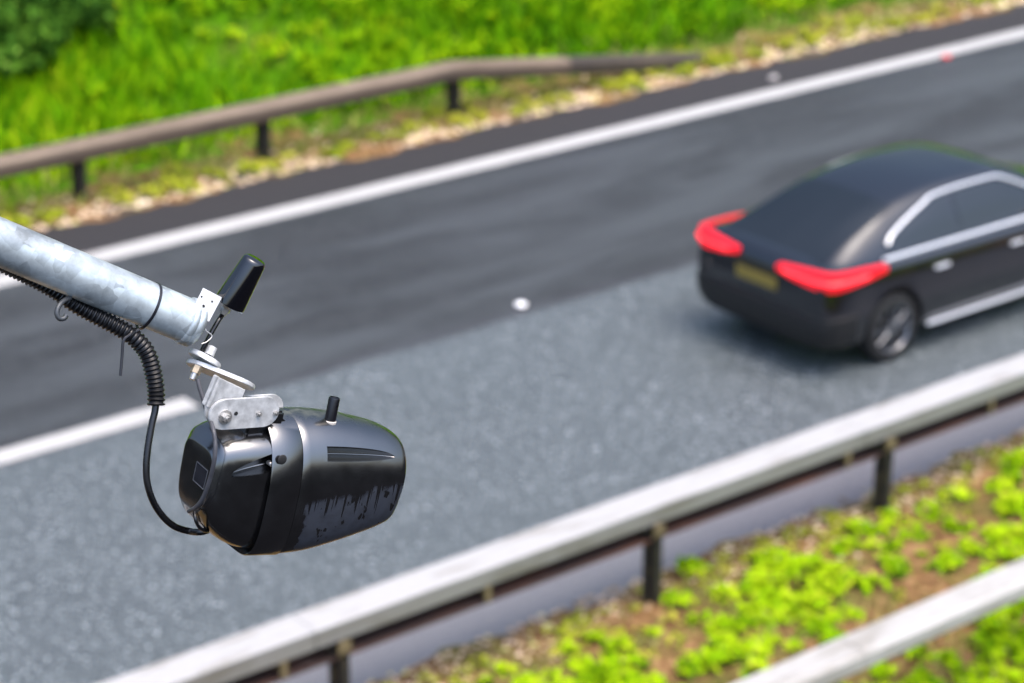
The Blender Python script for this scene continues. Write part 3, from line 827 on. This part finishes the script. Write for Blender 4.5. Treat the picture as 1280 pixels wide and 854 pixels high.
# ------------------------------------------------------------------ the roadside camera on its arm (real size, about 4 m from the lens)
def P_(u, v, dd=0.0):
    """point on the arm's tilted plane: the arm runs away from the viewer towards its end"""
    return px(u, v, 3.95 - (243 - u) * .00071 + dd)
AX = (P_(243, 405) - P_(0, 303)).normalized()           # arm axis, towards the free end
NV = (CAMP - P_(243, 405)).normalized()                  # towards the viewer
END = P_(243, 405)
M_BLACK_RUB = simple('black_rubber', (.003, .003, .005), .32, var=.3)
M_CABLE = simple('black_cable', (.004, .004, .005), .28, var=.3)
M_TIE = simple('black_nylon', (.012, .012, .016), .35)
M_NUT = simple('steel_nut', (.55, .53, .50), .35, metal=.8, var=.25, scale=90)
M_BRASS = simple('tarnished_brass', (.30, .25, .18), .45, metal=.6, var=.3, scale=120)
M_HOLE = NT('dark_hole').set(color=(.01, .01, .01), rough=.8).m

arm = empty('support_arm', P_(-900, -80)); tag(arm, 'galvanised steel tube arm reaching in from the left to carry the roadside camera', 'support arm')
def reln(root, o):
    o.matrix_parent_inverse = root.matrix_world.inverted(); return o
bpy.context.view_layer.update()
bm = bmesh.new()
R0 = .0372
base = END - AX * 1.35
bend = [base + Vector((-.06, -.02, -.03)), base + Vector((-.16, -.10, -.22)), base + Vector((-.18, -.12, -.6))]
foot = Vector((bend[-1].x, bend[-1].y, -.3))
pts = [END, END - AX * .3, END - AX * .7, END - AX * 1.1, base] + spline(bend, 5) + [foot]
add_tube(bm, pts, R0, 40)
reln(arm, from_bm('tube', bm, M_GALV, arm, True, 60))
# welded collar and end cap at the tip
bm = bmesh.new()
add_lathe(bm, END - AX * .020, AX, [(R0 + .0004, 0), (R0 + .0030, .003), (R0 + .0034, .008), (R0 + .0012, .012), (R0 + .0026, .015), (R0 + .0026, .020), (R0 - .002, .025), (.012, .029)], 48)
reln(arm, from_bm('end_collar', bm, M_GALV, arm, True, 50))

def img_axis(du, dv_, away=0.0):
    """direction that appears as (du, dv) in the picture and leans away from the viewer"""
    return (RIGHT * du - CU * dv_ + CF * away).normalized()
# upper lug welded to the tube end
lug_x = img_axis(35, 20, 6); lug_n = img_axis(-20, 33, -12) * -1
def oriented_plate(bm, c, ex, nrm, outline, th, bevel=.0):
    ex = ex.normalized(); nrm = (nrm - ex * nrm.dot(ex)).normalized(); ey = nrm.cross(ex)
    add_plate(bm, c, ex, ey, outline, th, bevel=bevel)
bm = bmesh.new(); oriented_plate(bm, P_(256, 449, .0), lug_x, lug_n, stadium(.020, .0185, 10), .0088, .0012)
reln(arm, from_bm('lug', bm, M_GALV2, arm, True, 35))
# hook under the tube
bm = bmesh.new()
hk = [P_(88, 372, -.005), P_(80, 376, -.012), P_(74, 382, -.018), P_(71, 391, -.02), P_(74, 398, -.02), P_(80, 398, -.02), P_(83, 394, -.02)]
add_tube(bm, spline(hk, 6), .0042, 10)
reln(arm, from_bm('hook', bm, simple('dull_steel', (.06, .065, .07), .45, metal=.4), arm, True, 60))

# swivel bracket between the arm and the camera
br = empty('swivel_bracket', P_(276, 470)); tag(br, 'pale cast metal swivel bracket bolted between the tube arm and the black camera', 'bracket')
bpy.context.view_layer.update()
fl_x = img_axis(88, 36, 14); fl_n = img_axis(-36, 88, -24) * -1
bm = bmesh.new(); oriented_plate(bm, P_(276, 468.5, .005), fl_x, fl_n, stadium(.066, .027, 14), .0072, .001)
reln(br, from_bm('flange', bm, M_GALV2, br, True, 35))
up_n = fl_n if fl_n.z > 0 else -fl_n
def hexbolt(name, p, n_, r, h, m, root, washer=True, wr=None):
    bm = bmesh.new()
    if washer: add_cyl(bm, p, p + n_ * h * .25, wr or r * 1.45, seg=28)
    q0 = p + n_ * (h * .25 if washer else 0)
    add_cyl(bm, q0, q0 + n_ * h * .8, r, seg=6); add_cyl(bm, q0 + n_ * h * .8, q0 + n_ * h * 1.15, r * .52, seg=16)
    o = from_bm(name, bm, m, root, False); return reln(root, o)
pb = P_(261, 444, -.008)
bm = bmesh.new(); add_cyl(bm, pb, pb + up_n * .015, .0085, seg=24); reln(br, from_bm('bolt', bm, M_GALV2, br, True, 35))
bm = bmesh.new(); pn = P_(247.5, 458, -.004)
add_cyl(bm, pn, pn - up_n * .013, .0088, seg=6); reln(br, from_bm('nut', bm, M_BRASS, br))
bm = bmesh.new(); add_cyl(bm, pn - up_n * .013, pn - up_n * .024, .0062, .0052, seg=12); reln(br, from_bm('bolt', bm, M_NUT, br, True, 35))

# camera frame: X along its axis (forward, down the road), Z up, -Y towards the viewer
DA = (RIGHT * .79964 + FWDH * .54447 + Vector((0, 0, -.25323))).normalized()
DU = (RIGHT * .20932 + FWDH * .14252 + Vector((0, 0, .96741))).normalized(); DU = (DU - DA * DU.dot(DA)).normalized()
DY = DU.cross(DA)
DROT = Matrix((DA, DY, DU)).transposed()
DO = px(370, 600, 4.05)
def dpx(u, v, y=None, x=None):
    """camera-frame point seen at (u, v) on the plane y = const or x = const"""
    r_ = DROT.transposed() @ (px(u, v, 1) - CAMP); c0 = DROT.transposed() @ (CAMP - DO)
    k = (y - c0.y) / r_.y if y is not None else (x - c0.x) / r_.x
    return c0 + r_ * k
def dw(p): return DO + DROT @ Vector(p)
# side plates of the yoke (on either side of the housing's top)
yoke_c0 = dpx(278.5, 518, y=-.045); yoke_c1 = dpx(331, 514.5, y=-.045)
ex = yoke_c1 - yoke_c0; L = ex.length
for yo in (-.045, .040):
    c = (yoke_c0 + yoke_c1) / 2; c.y = yo
    if yo > 0: c = (dpx(292, 512, y=yo) + dpx(338, 509.5, y=yo)) / 2
    bm = bmesh.new(); add_plate(bm, dw(c), DROT @ ex, DU, stadium(L if yo < 0 else L * .9, .0255 if yo < 0 else .023, 14), .006, bevel=.0009)
    reln(br, from_bm('side_plate', bm, M_GALV2, br, True, 35))
# folded neck rising to the flange
nk = [dpx(*p, y=-.030) for p in ((272, 471), (306, 487), (300, 499), (296, 520), (266, 532), (256, 520), (256.5, 508))]
o0 = nk[0]; e1 = Vector((1, 0, 0)); e2 = Vector((0, 0, 1))
bm = bmesh.new(); add_plate(bm, dw(o0), DA, DU, [((p - o0).x, (p - o0).z) for p in nk][::-1], .006, bevel=.0008)
reln(br, from_bm('neck', bm, M_GALV2, br, True, 35))
nk2 = [dpx(*p, y=-.030) for p in ((272, 471), (256.5, 508))]
bm = bmesh.new()
a0, a1 = nk2
V = [dw(a0 + Vector((0, -.006, 0))), dw(a1 + Vector((0, -.006, 0))), dw(a1 + Vector((0, .014, 0))), dw(a0 + Vector((0, .014, 0)))]
nn = (V[1] - V[0]).cross(V[2] - V[0]).normalized() * .006
vs_ = [bm.verts.new(v) for v in V] + [bm.verts.new(v + nn) for v in V]
for f in ((0, 1, 2, 3), (7, 6, 5, 4), (0, 4, 5, 1), (1, 5, 6, 2), (2, 6, 7, 3), (3, 7, 4, 0)): bm.faces.new([vs_[k] for k in f])
bmesh.ops.recalc_face_normals(bm, faces=bm.faces); bmesh.ops.bevel(bm, geom=bm.edges[:], offset=.0015, segments=2, affect='EDGES')
reln(br, from_bm('web', bm, M_GALV2, br, True, 35))
hexbolt('bolt', dw(dpx(281, 521, y=-.048)), -DY, .0072, .0105, M_NUT, br, True, .0118)
hexbolt('bolt', dw(dpx(323, 517, y=-.048)), -DY, .0042, .0065, M_NUT, br, False)
hexbolt('bolt', dw(dpx(344, 516, y=-.048)), -DY, .0042, .0065, M_NUT, br, False)
bm = bmesh.new(); ph = dw(dpx(295, 517, y=-.0481)); add_cyl(bm, ph + DY * .002, ph - DY * .0004, .0034, seg=16)
reln(br, from_bm('bolt_hole', bm, M_HOLE, br))

# the camera itself
def housing_mat(name, wet=False):
    n = NT(name); p = n.obj(); xyz = n.sep(p)
    fine = n.noise(p, 220, 3, .6); mid = n.noise(p, 26, 5, .6)
    col = n.mix(n.mrange(mid, .3, .7), (.0012, .0012, .0016), (.0030, .0030, .0038))
    # dark green reflection of the bank painted on the top, gloss dulled there
    bank_refl = n.math('MULTIPLY', n.mrange(xyz[2], .094, .116, smooth=True), n.mrange(n.noise(p, 40, 6, .7), .34, .62))
    bank_refl = n.math('MULTIPLY', bank_refl, n.mrange(xyz[1], -.045, .0, smooth=True))
    col = n.mix(bank_refl, col, (.006, .016, .0025))
    # pale dried specks
    sp = n.noise(p, 150, 2, .5)
    spk = n.mrange(sp, .74, .80)
    col = n.mix(n.math('MULTIPLY', spk, .25), col, (.2, .2, .2))
    rough = n.mrange(mid, .3, .7, .17, .26)
    rough = n.math('ADD', rough, n.math('MULTIPLY', bank_refl, .5))
    if wet:
        # dried run-off film on the lower flank, dark wet drips running down into it
        px1 = n.mapv(p, (1, 0, 0))
        low = n.noise(px1, 22, 2, .5); dr = n.noise(px1, 120, 2, .5); ln = n.noise(px1, 75, 2, .5)
        drip = n.math('MULTIPLY', n.mrange(dr, .50, .58), n.mrange(ln, .32, .68, .004, .052))
        edge = n.math('ADD', xyz[2], n.math('MULTIPLY', n.math('SUBTRACT', low, .5), .050))
        edge = n.math('ADD', edge, drip)
        edge = n.math('ADD', edge, n.math('MULTIPLY', xyz[0], -.16))
        edge = n.math('ADD', edge, n.math('MULTIPLY', n.math('SUBTRACT', n.noise(p, 160, 3, .6), .5), .012))
        film = n.mrange(edge, .000, -.010)
        side = n.math('ADD', xyz[0], n.math('MULTIPLY', n.math('SUBTRACT', n.noise(n.mapv(p, (40, 40, 40)), 1.0, 3, .6), .5), .03))
        film = n.math('MULTIPLY', film, n.mrange(side, -.026, -.022))
        spots = n.mrange(n.noise(n.mapv(p, (70, 70, 38)), 1.0, 2, .5), .34, .37)
        film = n.math('MULTIPLY', film, spots)
        gr = n.noise(p, 70, 4, .6)
        col = n.mix(n.math('MULTIPLY', film, n.mrange(gr, .3, .7, .55, .95)), col, (.030, .036, .050))
        rough = n.math('ADD', rough, n.math('MULTIPLY', film, .16))
    n.set(color=col, rough=rough, spec=.5, coat=n.mrange(bank_refl, 0, .6, .5, .0), coat_rough=.13); n.b.inputs['IOR'].default_value = 2.25
    n.bump(fine, .05, .0006)
    return n.m
M_HOUS = housing_mat('camera_housing'); M_SHROUD = housing_mat('camera_shroud', True)
tc = empty('roadside_camera', DO, DROT); tag(tc, 'wet black bullet shaped traffic camera hanging from a pale metal bracket above the road', 'camera')

def se_ring(hw, zt, zb_, zc, et, eb, hwb=None, n=72):
    pts = []
    for k in range(n):
        a = 2 * PI * k / n; c, s = math.cos(a), math.sin(a)
        e = et if s >= 0 else eb
        h = hw if (s >= 0 or hwb is None) else hw + (hwb - hw) * min(1, abs(s) ** .8)
        y = h * math.copysign(abs(c) ** e, c); z = zc + (zt - zc) * abs(s) ** e if s >= 0 else zc - (zc - zb_) * abs(s) ** e
        pts.append((y, z))
    return pts
def loft(bm, sts, cap0=True, cap1=True):
    """sts: (x, ring, dx) - dx(z) shifts a section along the axis so that it can lean"""
    rings = []
    for x, ring, lean in sts:
        rings.append([bm.verts.new((x + lean * z, y, z)) for y, z in ring])
    n = len(rings[0])
    for a, b in zip(rings, rings[1:]):
        for k in range(n): bm.faces.new((a[k], b[k], b[(k + 1) % n], a[(k + 1) % n]))
    if cap0: bm.faces.new(rings[0][::-1])
    if cap1: bm.faces.new(rings[-1])
def scale_ring(r, s, dz=0):
    cz = sum(z for _, z in r) / len(r); return [(y * s, cz + (z - cz) * s + dz) for y, z in r]

# front shroud
sx = [-.046, .0, .05, .10, .135, .165]
s_hw = cr(sx, [.0865, .0875, .086, .083, .080, .077]); s_zt = cr(sx, [.122, .123, .119, .110, .101, .088]); s_zb = cr(sx, [-.116, -.111, -.099, -.085, -.074, -.062])
def sh_ring(x): return se_ring(s_hw(x), s_zt(x), s_zb(x), .008, .87, .46, s_hw(x) * .90)
bm = bmesh.new()
sts = [(-.052, scale_ring(sh_ring(-.046), .95), 0), (-.0454, scale_ring(sh_ring(-.046), .95), 0), (-.0453, scale_ring(sh_ring(-.046), .996), 0), (-.0446, sh_ring(-.0446), 0)]
for x in np.linspace(-.03, .135, 16): sts.append((float(x), sh_ring(float(x)), .0 if x < .05 else .10 * (x - .05) / .115))
for x, k in ((.152, 1.0), (.160, .992), (.164, .975), (.1655, .94)): sts.append((x, scale_ring(sh_ring(x), k), .10))
sts += [(.150, scale_ring(sh_ring(.165), .90), .10), (.12, scale_ring(sh_ring(.165), .86), .10)]
loft(bm, sts)
shroud = from_bm('shroud', bm, M_SHROUD, tc, True, 38)
# collar band behind it
bm = bmesh.new()
def co_ring(x): return se_ring(.0875, .1232, -.1175, .008, .87, .46, .0795)
sts = [(-.085, scale_ring(co_ring(0), .90), 0), (-.102, scale_ring(co_ring(0), .955), 0), (-.1045, scale_ring(co_ring(0), .985), 0), (-.102, co_ring(0), 0), (-.075, co_ring(0), 0), (-.0474, co_ring(0), 0), (-.0468, scale_ring(co_ring(0), .996), 0), (-.0466, scale_ring(co_ring(0), .95), 0)]
loft(bm, sts, False, False)
collar = from_bm('collar', bm, M_HOUS, tc, True, 38)
# rear housing
hx = [-.192, -.186, -.172, -.150, -.115, -.085]
h_hw = cr(hx, [.052, .060, .067, .073, .078, .079]); h_zt = cr(hx, [.067, .078, .088, .094, .099, .101]); h_zb = cr(hx, [-.050, -.060, -.074, -.090, -.104, -.108])
def re_ring(x): return se_ring(h_hw(x), h_zt(x), h_zb(x), .028, .56, .44, h_hw(x) * .91)
bm = bmesh.new()
sts = [(-.1955, scale_ring(re_ring(-.192), .55), 0), (-.1955, scale_ring(re_ring(-.192), .90), 0), (-.1945, scale_ring(re_ring(-.192), .96), 0)]
for x in np.concatenate([np.linspace(-.192, -.165, 8), np.linspace(-.155, -.085, 8)]): sts.append((float(x), re_ring(float(x)), 0))
sts.append((-.08, scale_ring(re_ring(-.085), .9), 0))
loft(bm, sts)
rear = from_bm('rear_housing', bm, M_HOUS, tc, True, 34)

def slot_cutter(parent, blunt_end, tip, half_h, depth, y0, tip_dy):
    """half an ellipsoid: a recess with a steep blunt end that runs out to a point"""
    p0, p1 = Vector(blunt_end), Vector(tip); p0.y = y0; p1.y = y0 + tip_dy
    ax = p1 - p0; L_ = ax.length; e1 = ax.normalized()
    bm = bmesh.new(); bmesh.ops.create_uvsphere(bm, u_segments=40, v_segments=24, radius=1)
    geom = bm.verts[:] + bm.edges[:] + bm.faces[:]
    res_ = bmesh.ops.bisect_plane(bm, geom=geom, plane_co=(-.05, 0, 0), plane_no=(1, 0, 0), clear_inner=True)
    bmesh.ops.contextual_create(bm, geom=[g for g in res_['geom_cut'] if isinstance(g, bmesh.types.BMEdge)])
    e3 = Vector((0, 0, 1)); e2 = e3.cross(e1).normalized(); e3 = e1.cross(e2)
    for v in bm.verts:
        zz = v.co.z if v.co.z > 0 else v.co.z * .42
        v.co = p0 + e1 * v.co.x * L_ + e2 * v.co.y * depth + e3 * (zz * 1.25 - .35) * half_h
    return from_bm('cutter', bm, None, parent)
ca, cb_ = dpx(415, 568.5, y=-.079), dpx(499, 570.5, y=-.076)
boolean_cut(shroud, slot_cutter(tc, ca, cb_, .0135, .020, -.0765, .008))
ca, cb_ = dpx(347, 577.5, y=-.078), dpx(287, 591, y=-.066)
boolean_cut(rear, slot_cutter(tc, ca, cb_, .0165, .021, -.0765, .014))
# dark blob on the collar beside the screw, standing in for a notch's shade
q = dpx(352.5, 574.5, y=-.0855)
bm = bmesh.new(); bmesh.ops.create_uvsphere(bm, u_segments=24, v_segments=14, radius=1)
for v in bm.verts: v.co = Vector((q.x + v.co.x * .0085, -.0862 + v.co.y * .0022, q.z + v.co.z * .0085))
from_bm('notch_shade', bm, M_HOLE, tc, True)
for o_, m_ in ((shroud, M_SHROUD), (rear, M_HOUS)):
    if not o_.data.materials: o_.data.materials.append(m_)
s0 = dpx(340, 581, y=-.074)
bm = bmesh.new(); add_lathe(bm, s0 + Vector((0, .012, 0)), (0, -1, 0), [(.0042, 0), (.0042, .008), (.0034, .0105), (.001, .0115)], 20); from_bm('screw', bm, M_NUT, tc, True, 50)
# label panel on the rear face
lp = [dpx(*p, x=-.1962) for p in ((246.5, 577), (260, 589), (254.5, 612), (241.5, 600))]
bm = bmesh.new(); vv = [bm.verts.new(p) for p in lp] + [bm.verts.new(p + Vector((.0012, 0, 0))) for p in lp]
for f in ((0, 1, 2, 3), (7, 6, 5, 4), (0, 4, 5, 1), (1, 5, 6, 2), (2, 6, 7, 3), (3, 7, 4, 0)): bm.faces.new([vv[k] for k in f])
from_bm('label_panel', bm, simple('label_grey', (.018, .019, .024), .22), tc)
bm = bmesh.new()
for k in range(4):
    add_tube(bm, [lp[k] + Vector((-.0004, 0, 0)), lp[(k + 1) % 4] + Vector((-.0004, 0, 0))], .0007, 6)
from_bm('label_rim', bm, simple('label_edge', (.07, .075, .085), .4), tc)
# peg sensor on top, with a pale gasket
b0 = dpx(411.8, 529, y=-.030) + Vector((0, 0, .0035))
bm = bmesh.new(); add_lathe(bm, b0 + Vector((0, 0, -.006)), (0, 0, 1), [(.0096, 0), (.0096, .0455), (.0088, .0475), (.0072, .0478), (.0068, .0462), (.001, .0462)], 28); pg = from_bm('sensor_peg', bm, M_BLACK_RUB, tc, True, 40)
bm = bmesh.new(); add_lathe(bm, b0 + Vector((0, 0, -.006)), (0, 0, 1), [(.0112, 0), (.0112, .0065), (.0096, .0078)], 28); from_bm('gasket', bm, simple('pale_gasket', (.42, .38, .34), .6), pg, True, 40)
# saddle block under the yoke and the hold-down strap
bm = bmesh.new(); c = dpx(318, 528, y=0)
add_box(bm, (c.x - .004, -.002, .112), (.066, .078, .045), bevel=.004); from_bm('saddle', bm, M_HOUS, tc, True, 35)
bm = bmesh.new(); t0 = [dpx(*p, y=-.030) for p in ((346, 517), (362, 531), (349, 534), (338, 536))]
add_plate(bm, t0[0], (1, 0, 0), (0, 0, 1), [((p - t0[0]).x, (p - t0[0]).z) for p in t0][::-1], .012, bevel=.001); from_bm('wedge', bm, M_HOUS, tc, True, 35)

# stub antenna on its perforated plate
an_d = img_axis(35, -58, -14)
ab = P_(287, 380.5, -.012)
ant = empty('stub_antenna', ab); tag(ant, 'black stub antenna on a small perforated plate at the end of the tube arm', 'antenna')
bpy.context.view_layer.update()
LEN = .0885
bm = bmesh.new(); add_lathe(bm, ab, an_d, [(.0235, 0), (.0263, .001), (.0266, .004), (.0205, LEN - .008), (.0192, LEN - .003), (.0165, LEN - .0005), (.001, LEN)], 40)
M_ANT = NT('antenna_dome').set(color=(.002, .002, .0035), rough=.12, spec=.6, coat=.6, coat_rough=.04).m
reln(ant, from_bm('antenna_dome', bm, M_ANT, ant, True, 50))
M_WPLATE = simple('perforated_steel', (.62, .62, .61), .42, metal=.2, var=.15, scale=60)
# plate: a tab on the tube end, folded under the antenna foot
pe = [P_(*p, -.030) for p in ((254, 360), (277, 372), (261, 402), (238, 392))]
bm = bmesh.new(); ex = pe[1] - pe[0]; ey = pe[3] - pe[0]
def in2(p, o, ex, ey):
    x_ = ex.normalized(); y_ = (ey - x_ * ey.dot(x_)).normalized(); return ((p - o).dot(x_), (p - o).dot(y_))
add_plate(bm, pe[0], ex, ey, [in2(p, pe[0], ex, ey) for p in pe], .0022)
wp = reln(ant, from_bm('perforated_plate', bm, M_WPLATE, ant))
for (u, v, r_) in ((252, 371, .0016), (265, 377, .0018), (254, 383, .0030), (246, 384, .0014), (258, 394, .0014)):
    bm = bmesh.new(); q = P_(u, v, -.0312); add_cyl(bm, q + NV * .0006, q - NV * .0012, r_, seg=14); h_ = reln(ant, from_bm('hole', bm, M_HOLE, ant))
fo = [P_(255, 361, -.03), P_(303, 391.5, -.022), P_(303, 391.5, .022), P_(255, 361, .022)]
bm = bmesh.new(); vs_ = [bm.verts.new(p) for p in fo] + [bm.verts.new(p - an_d * .0022) for p in fo]
for f in ((0, 1, 2, 3), (7, 6, 5, 4), (0, 4, 5, 1), (1, 5, 6, 2), (2, 6, 7, 3), (3, 7, 4, 0)): bm.faces.new([vs_[k] for k in f])
reln(ant, from_bm('foot_plate', bm, M_WPLATE, ant))
cn = P_(283, 385, -.012)
bm = bmesh.new(); add_cyl(bm, cn, cn - an_d * .007, .0085, seg=6); add_cyl(bm, cn - an_d * .007, cn - an_d * .014, .0060, .0050, seg=16); reln(ant, from_bm('connector', bm, M_NUT, ant))

# wire clip at the tube end
bm = bmesh.new()
add_tube(bm, spline([P_(252, 430, -.03), P_(259, 427, -.03), P_(265, 420, -.03), P_(258, 414, -.03), P_(257, 411, -.03)], 6), .0011, 8)
wc = from_bm('wire_clip', bm, M_NUT, None, True, 60); tag(wc, 'thin bent wire clip sticking out of the end of the tube arm', 'wire clip')

# cables and conduit
def cable(name, pts, r_, label, cat, m=M_CABLE, n=10):
    o = tube(name, spline(pts, n), r_, m, None, 14); tag(o, label, cat); return o
a_ = [cn - an_d * .012, P_(273, 401, -.012), P_(266, 413, -.012), P_(259, 426, -.010), P_(252, 440, -.002), P_(249, 448, .012), P_(246, 466, .004)]
cable('antenna_cable', a_, .0040, 'short black cable dropping from the stub antenna behind the bolted lug', 'cable')
th = [P_(247, 474, -.006), P_(250, 486, -.008), P_(255, 502, -.012), P_(260, 520, -.020)] + [dw(dpx(*p)) for p in ()] 
th += [dw(dpx(265, 532, y=-.070)), dw(dpx(269, 552, y=-.096)), dw(dpx(268, 575, y=-.102)), dw(dpx(262, 600, y=-.092)), dw(dpx(254, 622, y=-.078)), dw(dpx(245, 634, y=-.06)), dw(dpx(236, 639, y=-.03))]
cable('thin_cable', th, .0036, 'thin dull grey cable draped down over the rear of the black camera', 'cable', simple('grey_cable', (.055, .055, .062), .5, var=.3))  # even grey, lighter than the other cables
M_CORR = simple('conduit_plastic', (.004, .004, .005), .33, var=.3)
cp = spline([P_(-260, 214, .034), P_(-120, 274, .034), P_(0, 328, .034), P_(60, 358, .030), P_(100, 384, .016), P_(140, 405, .0), P_(166, 421, -.010), P_(183, 440, -.010), P_(191, 464, -.008), P_(195, 488, -.006), P_(195, 507, -.006)], 90)
# resample evenly and add the ribs
seglen = [0]
for a, b in zip(cp, cp[1:]): seglen.append(seglen[-1] + (b - a).length)
tot = seglen[-1]; pitch = .0074; per = 6; npt = int(tot / pitch * per)
ds = np.linspace(0, tot, npt); arr = np.array([list(p) for p in cp])
res = np.stack([np.interp(ds, seglen, arr[:, k]) for k in range(3)], 1)
rad = [.0134 + .0017 * math.sin(2 * PI * d / pitch) for d in ds]
cond = tube('corrugated_conduit', [Vector(p) for p in res], [float(r_) for r_ in rad], M_CORR, None, 20)
tag(cond, 'black ribbed conduit curving down from under the galvanised tube arm', 'conduit')
bc = [P_(195, 503, -.006), P_(193.5, 515, -.006), P_(190, 530, -.006), P_(185.5, 555, -.006), P_(183, 580, -.004), P_(184, 603, .0), P_(191, 626, .004), P_(203, 645, .01), P_(218, 658, .02), P_(236, 664, .03)]
bc += [dw(dpx(252, 665, y=-.01)), dw(dpx(266, 660, y=0.0))]
rr = [.0062] * (len(bc))
cable('power_cable', bc, .0057, 'thick black cable looping from the ribbed conduit to the camera underside', 'cable')
lo_ = [dw(dpx(243, 636, y=-.03)), dw(dpx(244, 648, y=-.045)), dw(dpx(249, 659, y=-.045)), dw(dpx(258, 664, y=-.03)), dw(dpx(264, 660, y=-.005))]
cable('loop_cable', lo_, .0030, 'small black wire loop hanging beneath the rear of the camera', 'cable')
# cable tie round the tube and conduit
tc0 = P_(186, 381.5); ring = []
u1 = NV - AX * NV.dot(AX); u1.normalize(); u2 = AX.cross(u1)
if u2.dot(CU) < 0: u2 = -u2
for k in range(49):
    a = 2 * PI * k / 48; rr_ = R0 + .0020
    down = max(0, -math.sin(a)) ** 6
    ring.append(tc0 + u1 * math.cos(a) * rr_ + u2 * math.sin(a) * (rr_) - u2 * down * .003)
bm = bmesh.new()
for a, b in zip(ring, ring[1:]):
    pass
V1 = [bm.verts.new(p - AX * .0024 ) for p in ring[:-1]]; V2 = [bm.verts.new(p + AX * .0024) for p in ring[:-1]]
V3 = [bm.verts.new(p - AX * .0024 - (p - tc0).normalized() * .0016) for p in ring[:-1]]; V4 = [bm.verts.new(p + AX * .0024 - (p - tc0).normalized() * .0016) for p in ring[:-1]]
for k in range(48):
    j = (k + 1) % 48
    for q in ((V1[k], V2[k], V2[j], V1[j]), (V3[k], V1[k], V1[j], V3[j]), (V2[k], V4[k], V4[j], V2[j]), (V4[k], V3[k], V3[j], V4[j])): bm.faces.new(q)
add_tube(bm, spline([P_(174, 412, -.02), P_(160, 420, -.02), P_(154, 427, -.02), P_(152.5, 445, -.018), P_(150.5, 470, -.016)], 5), .0024, 8)
ct = from_bm('cable_tie', bm, M_TIE, None, True, 40); tag(ct, 'black nylon cable tie round the tube arm with a loose tail hanging', 'cable tie')
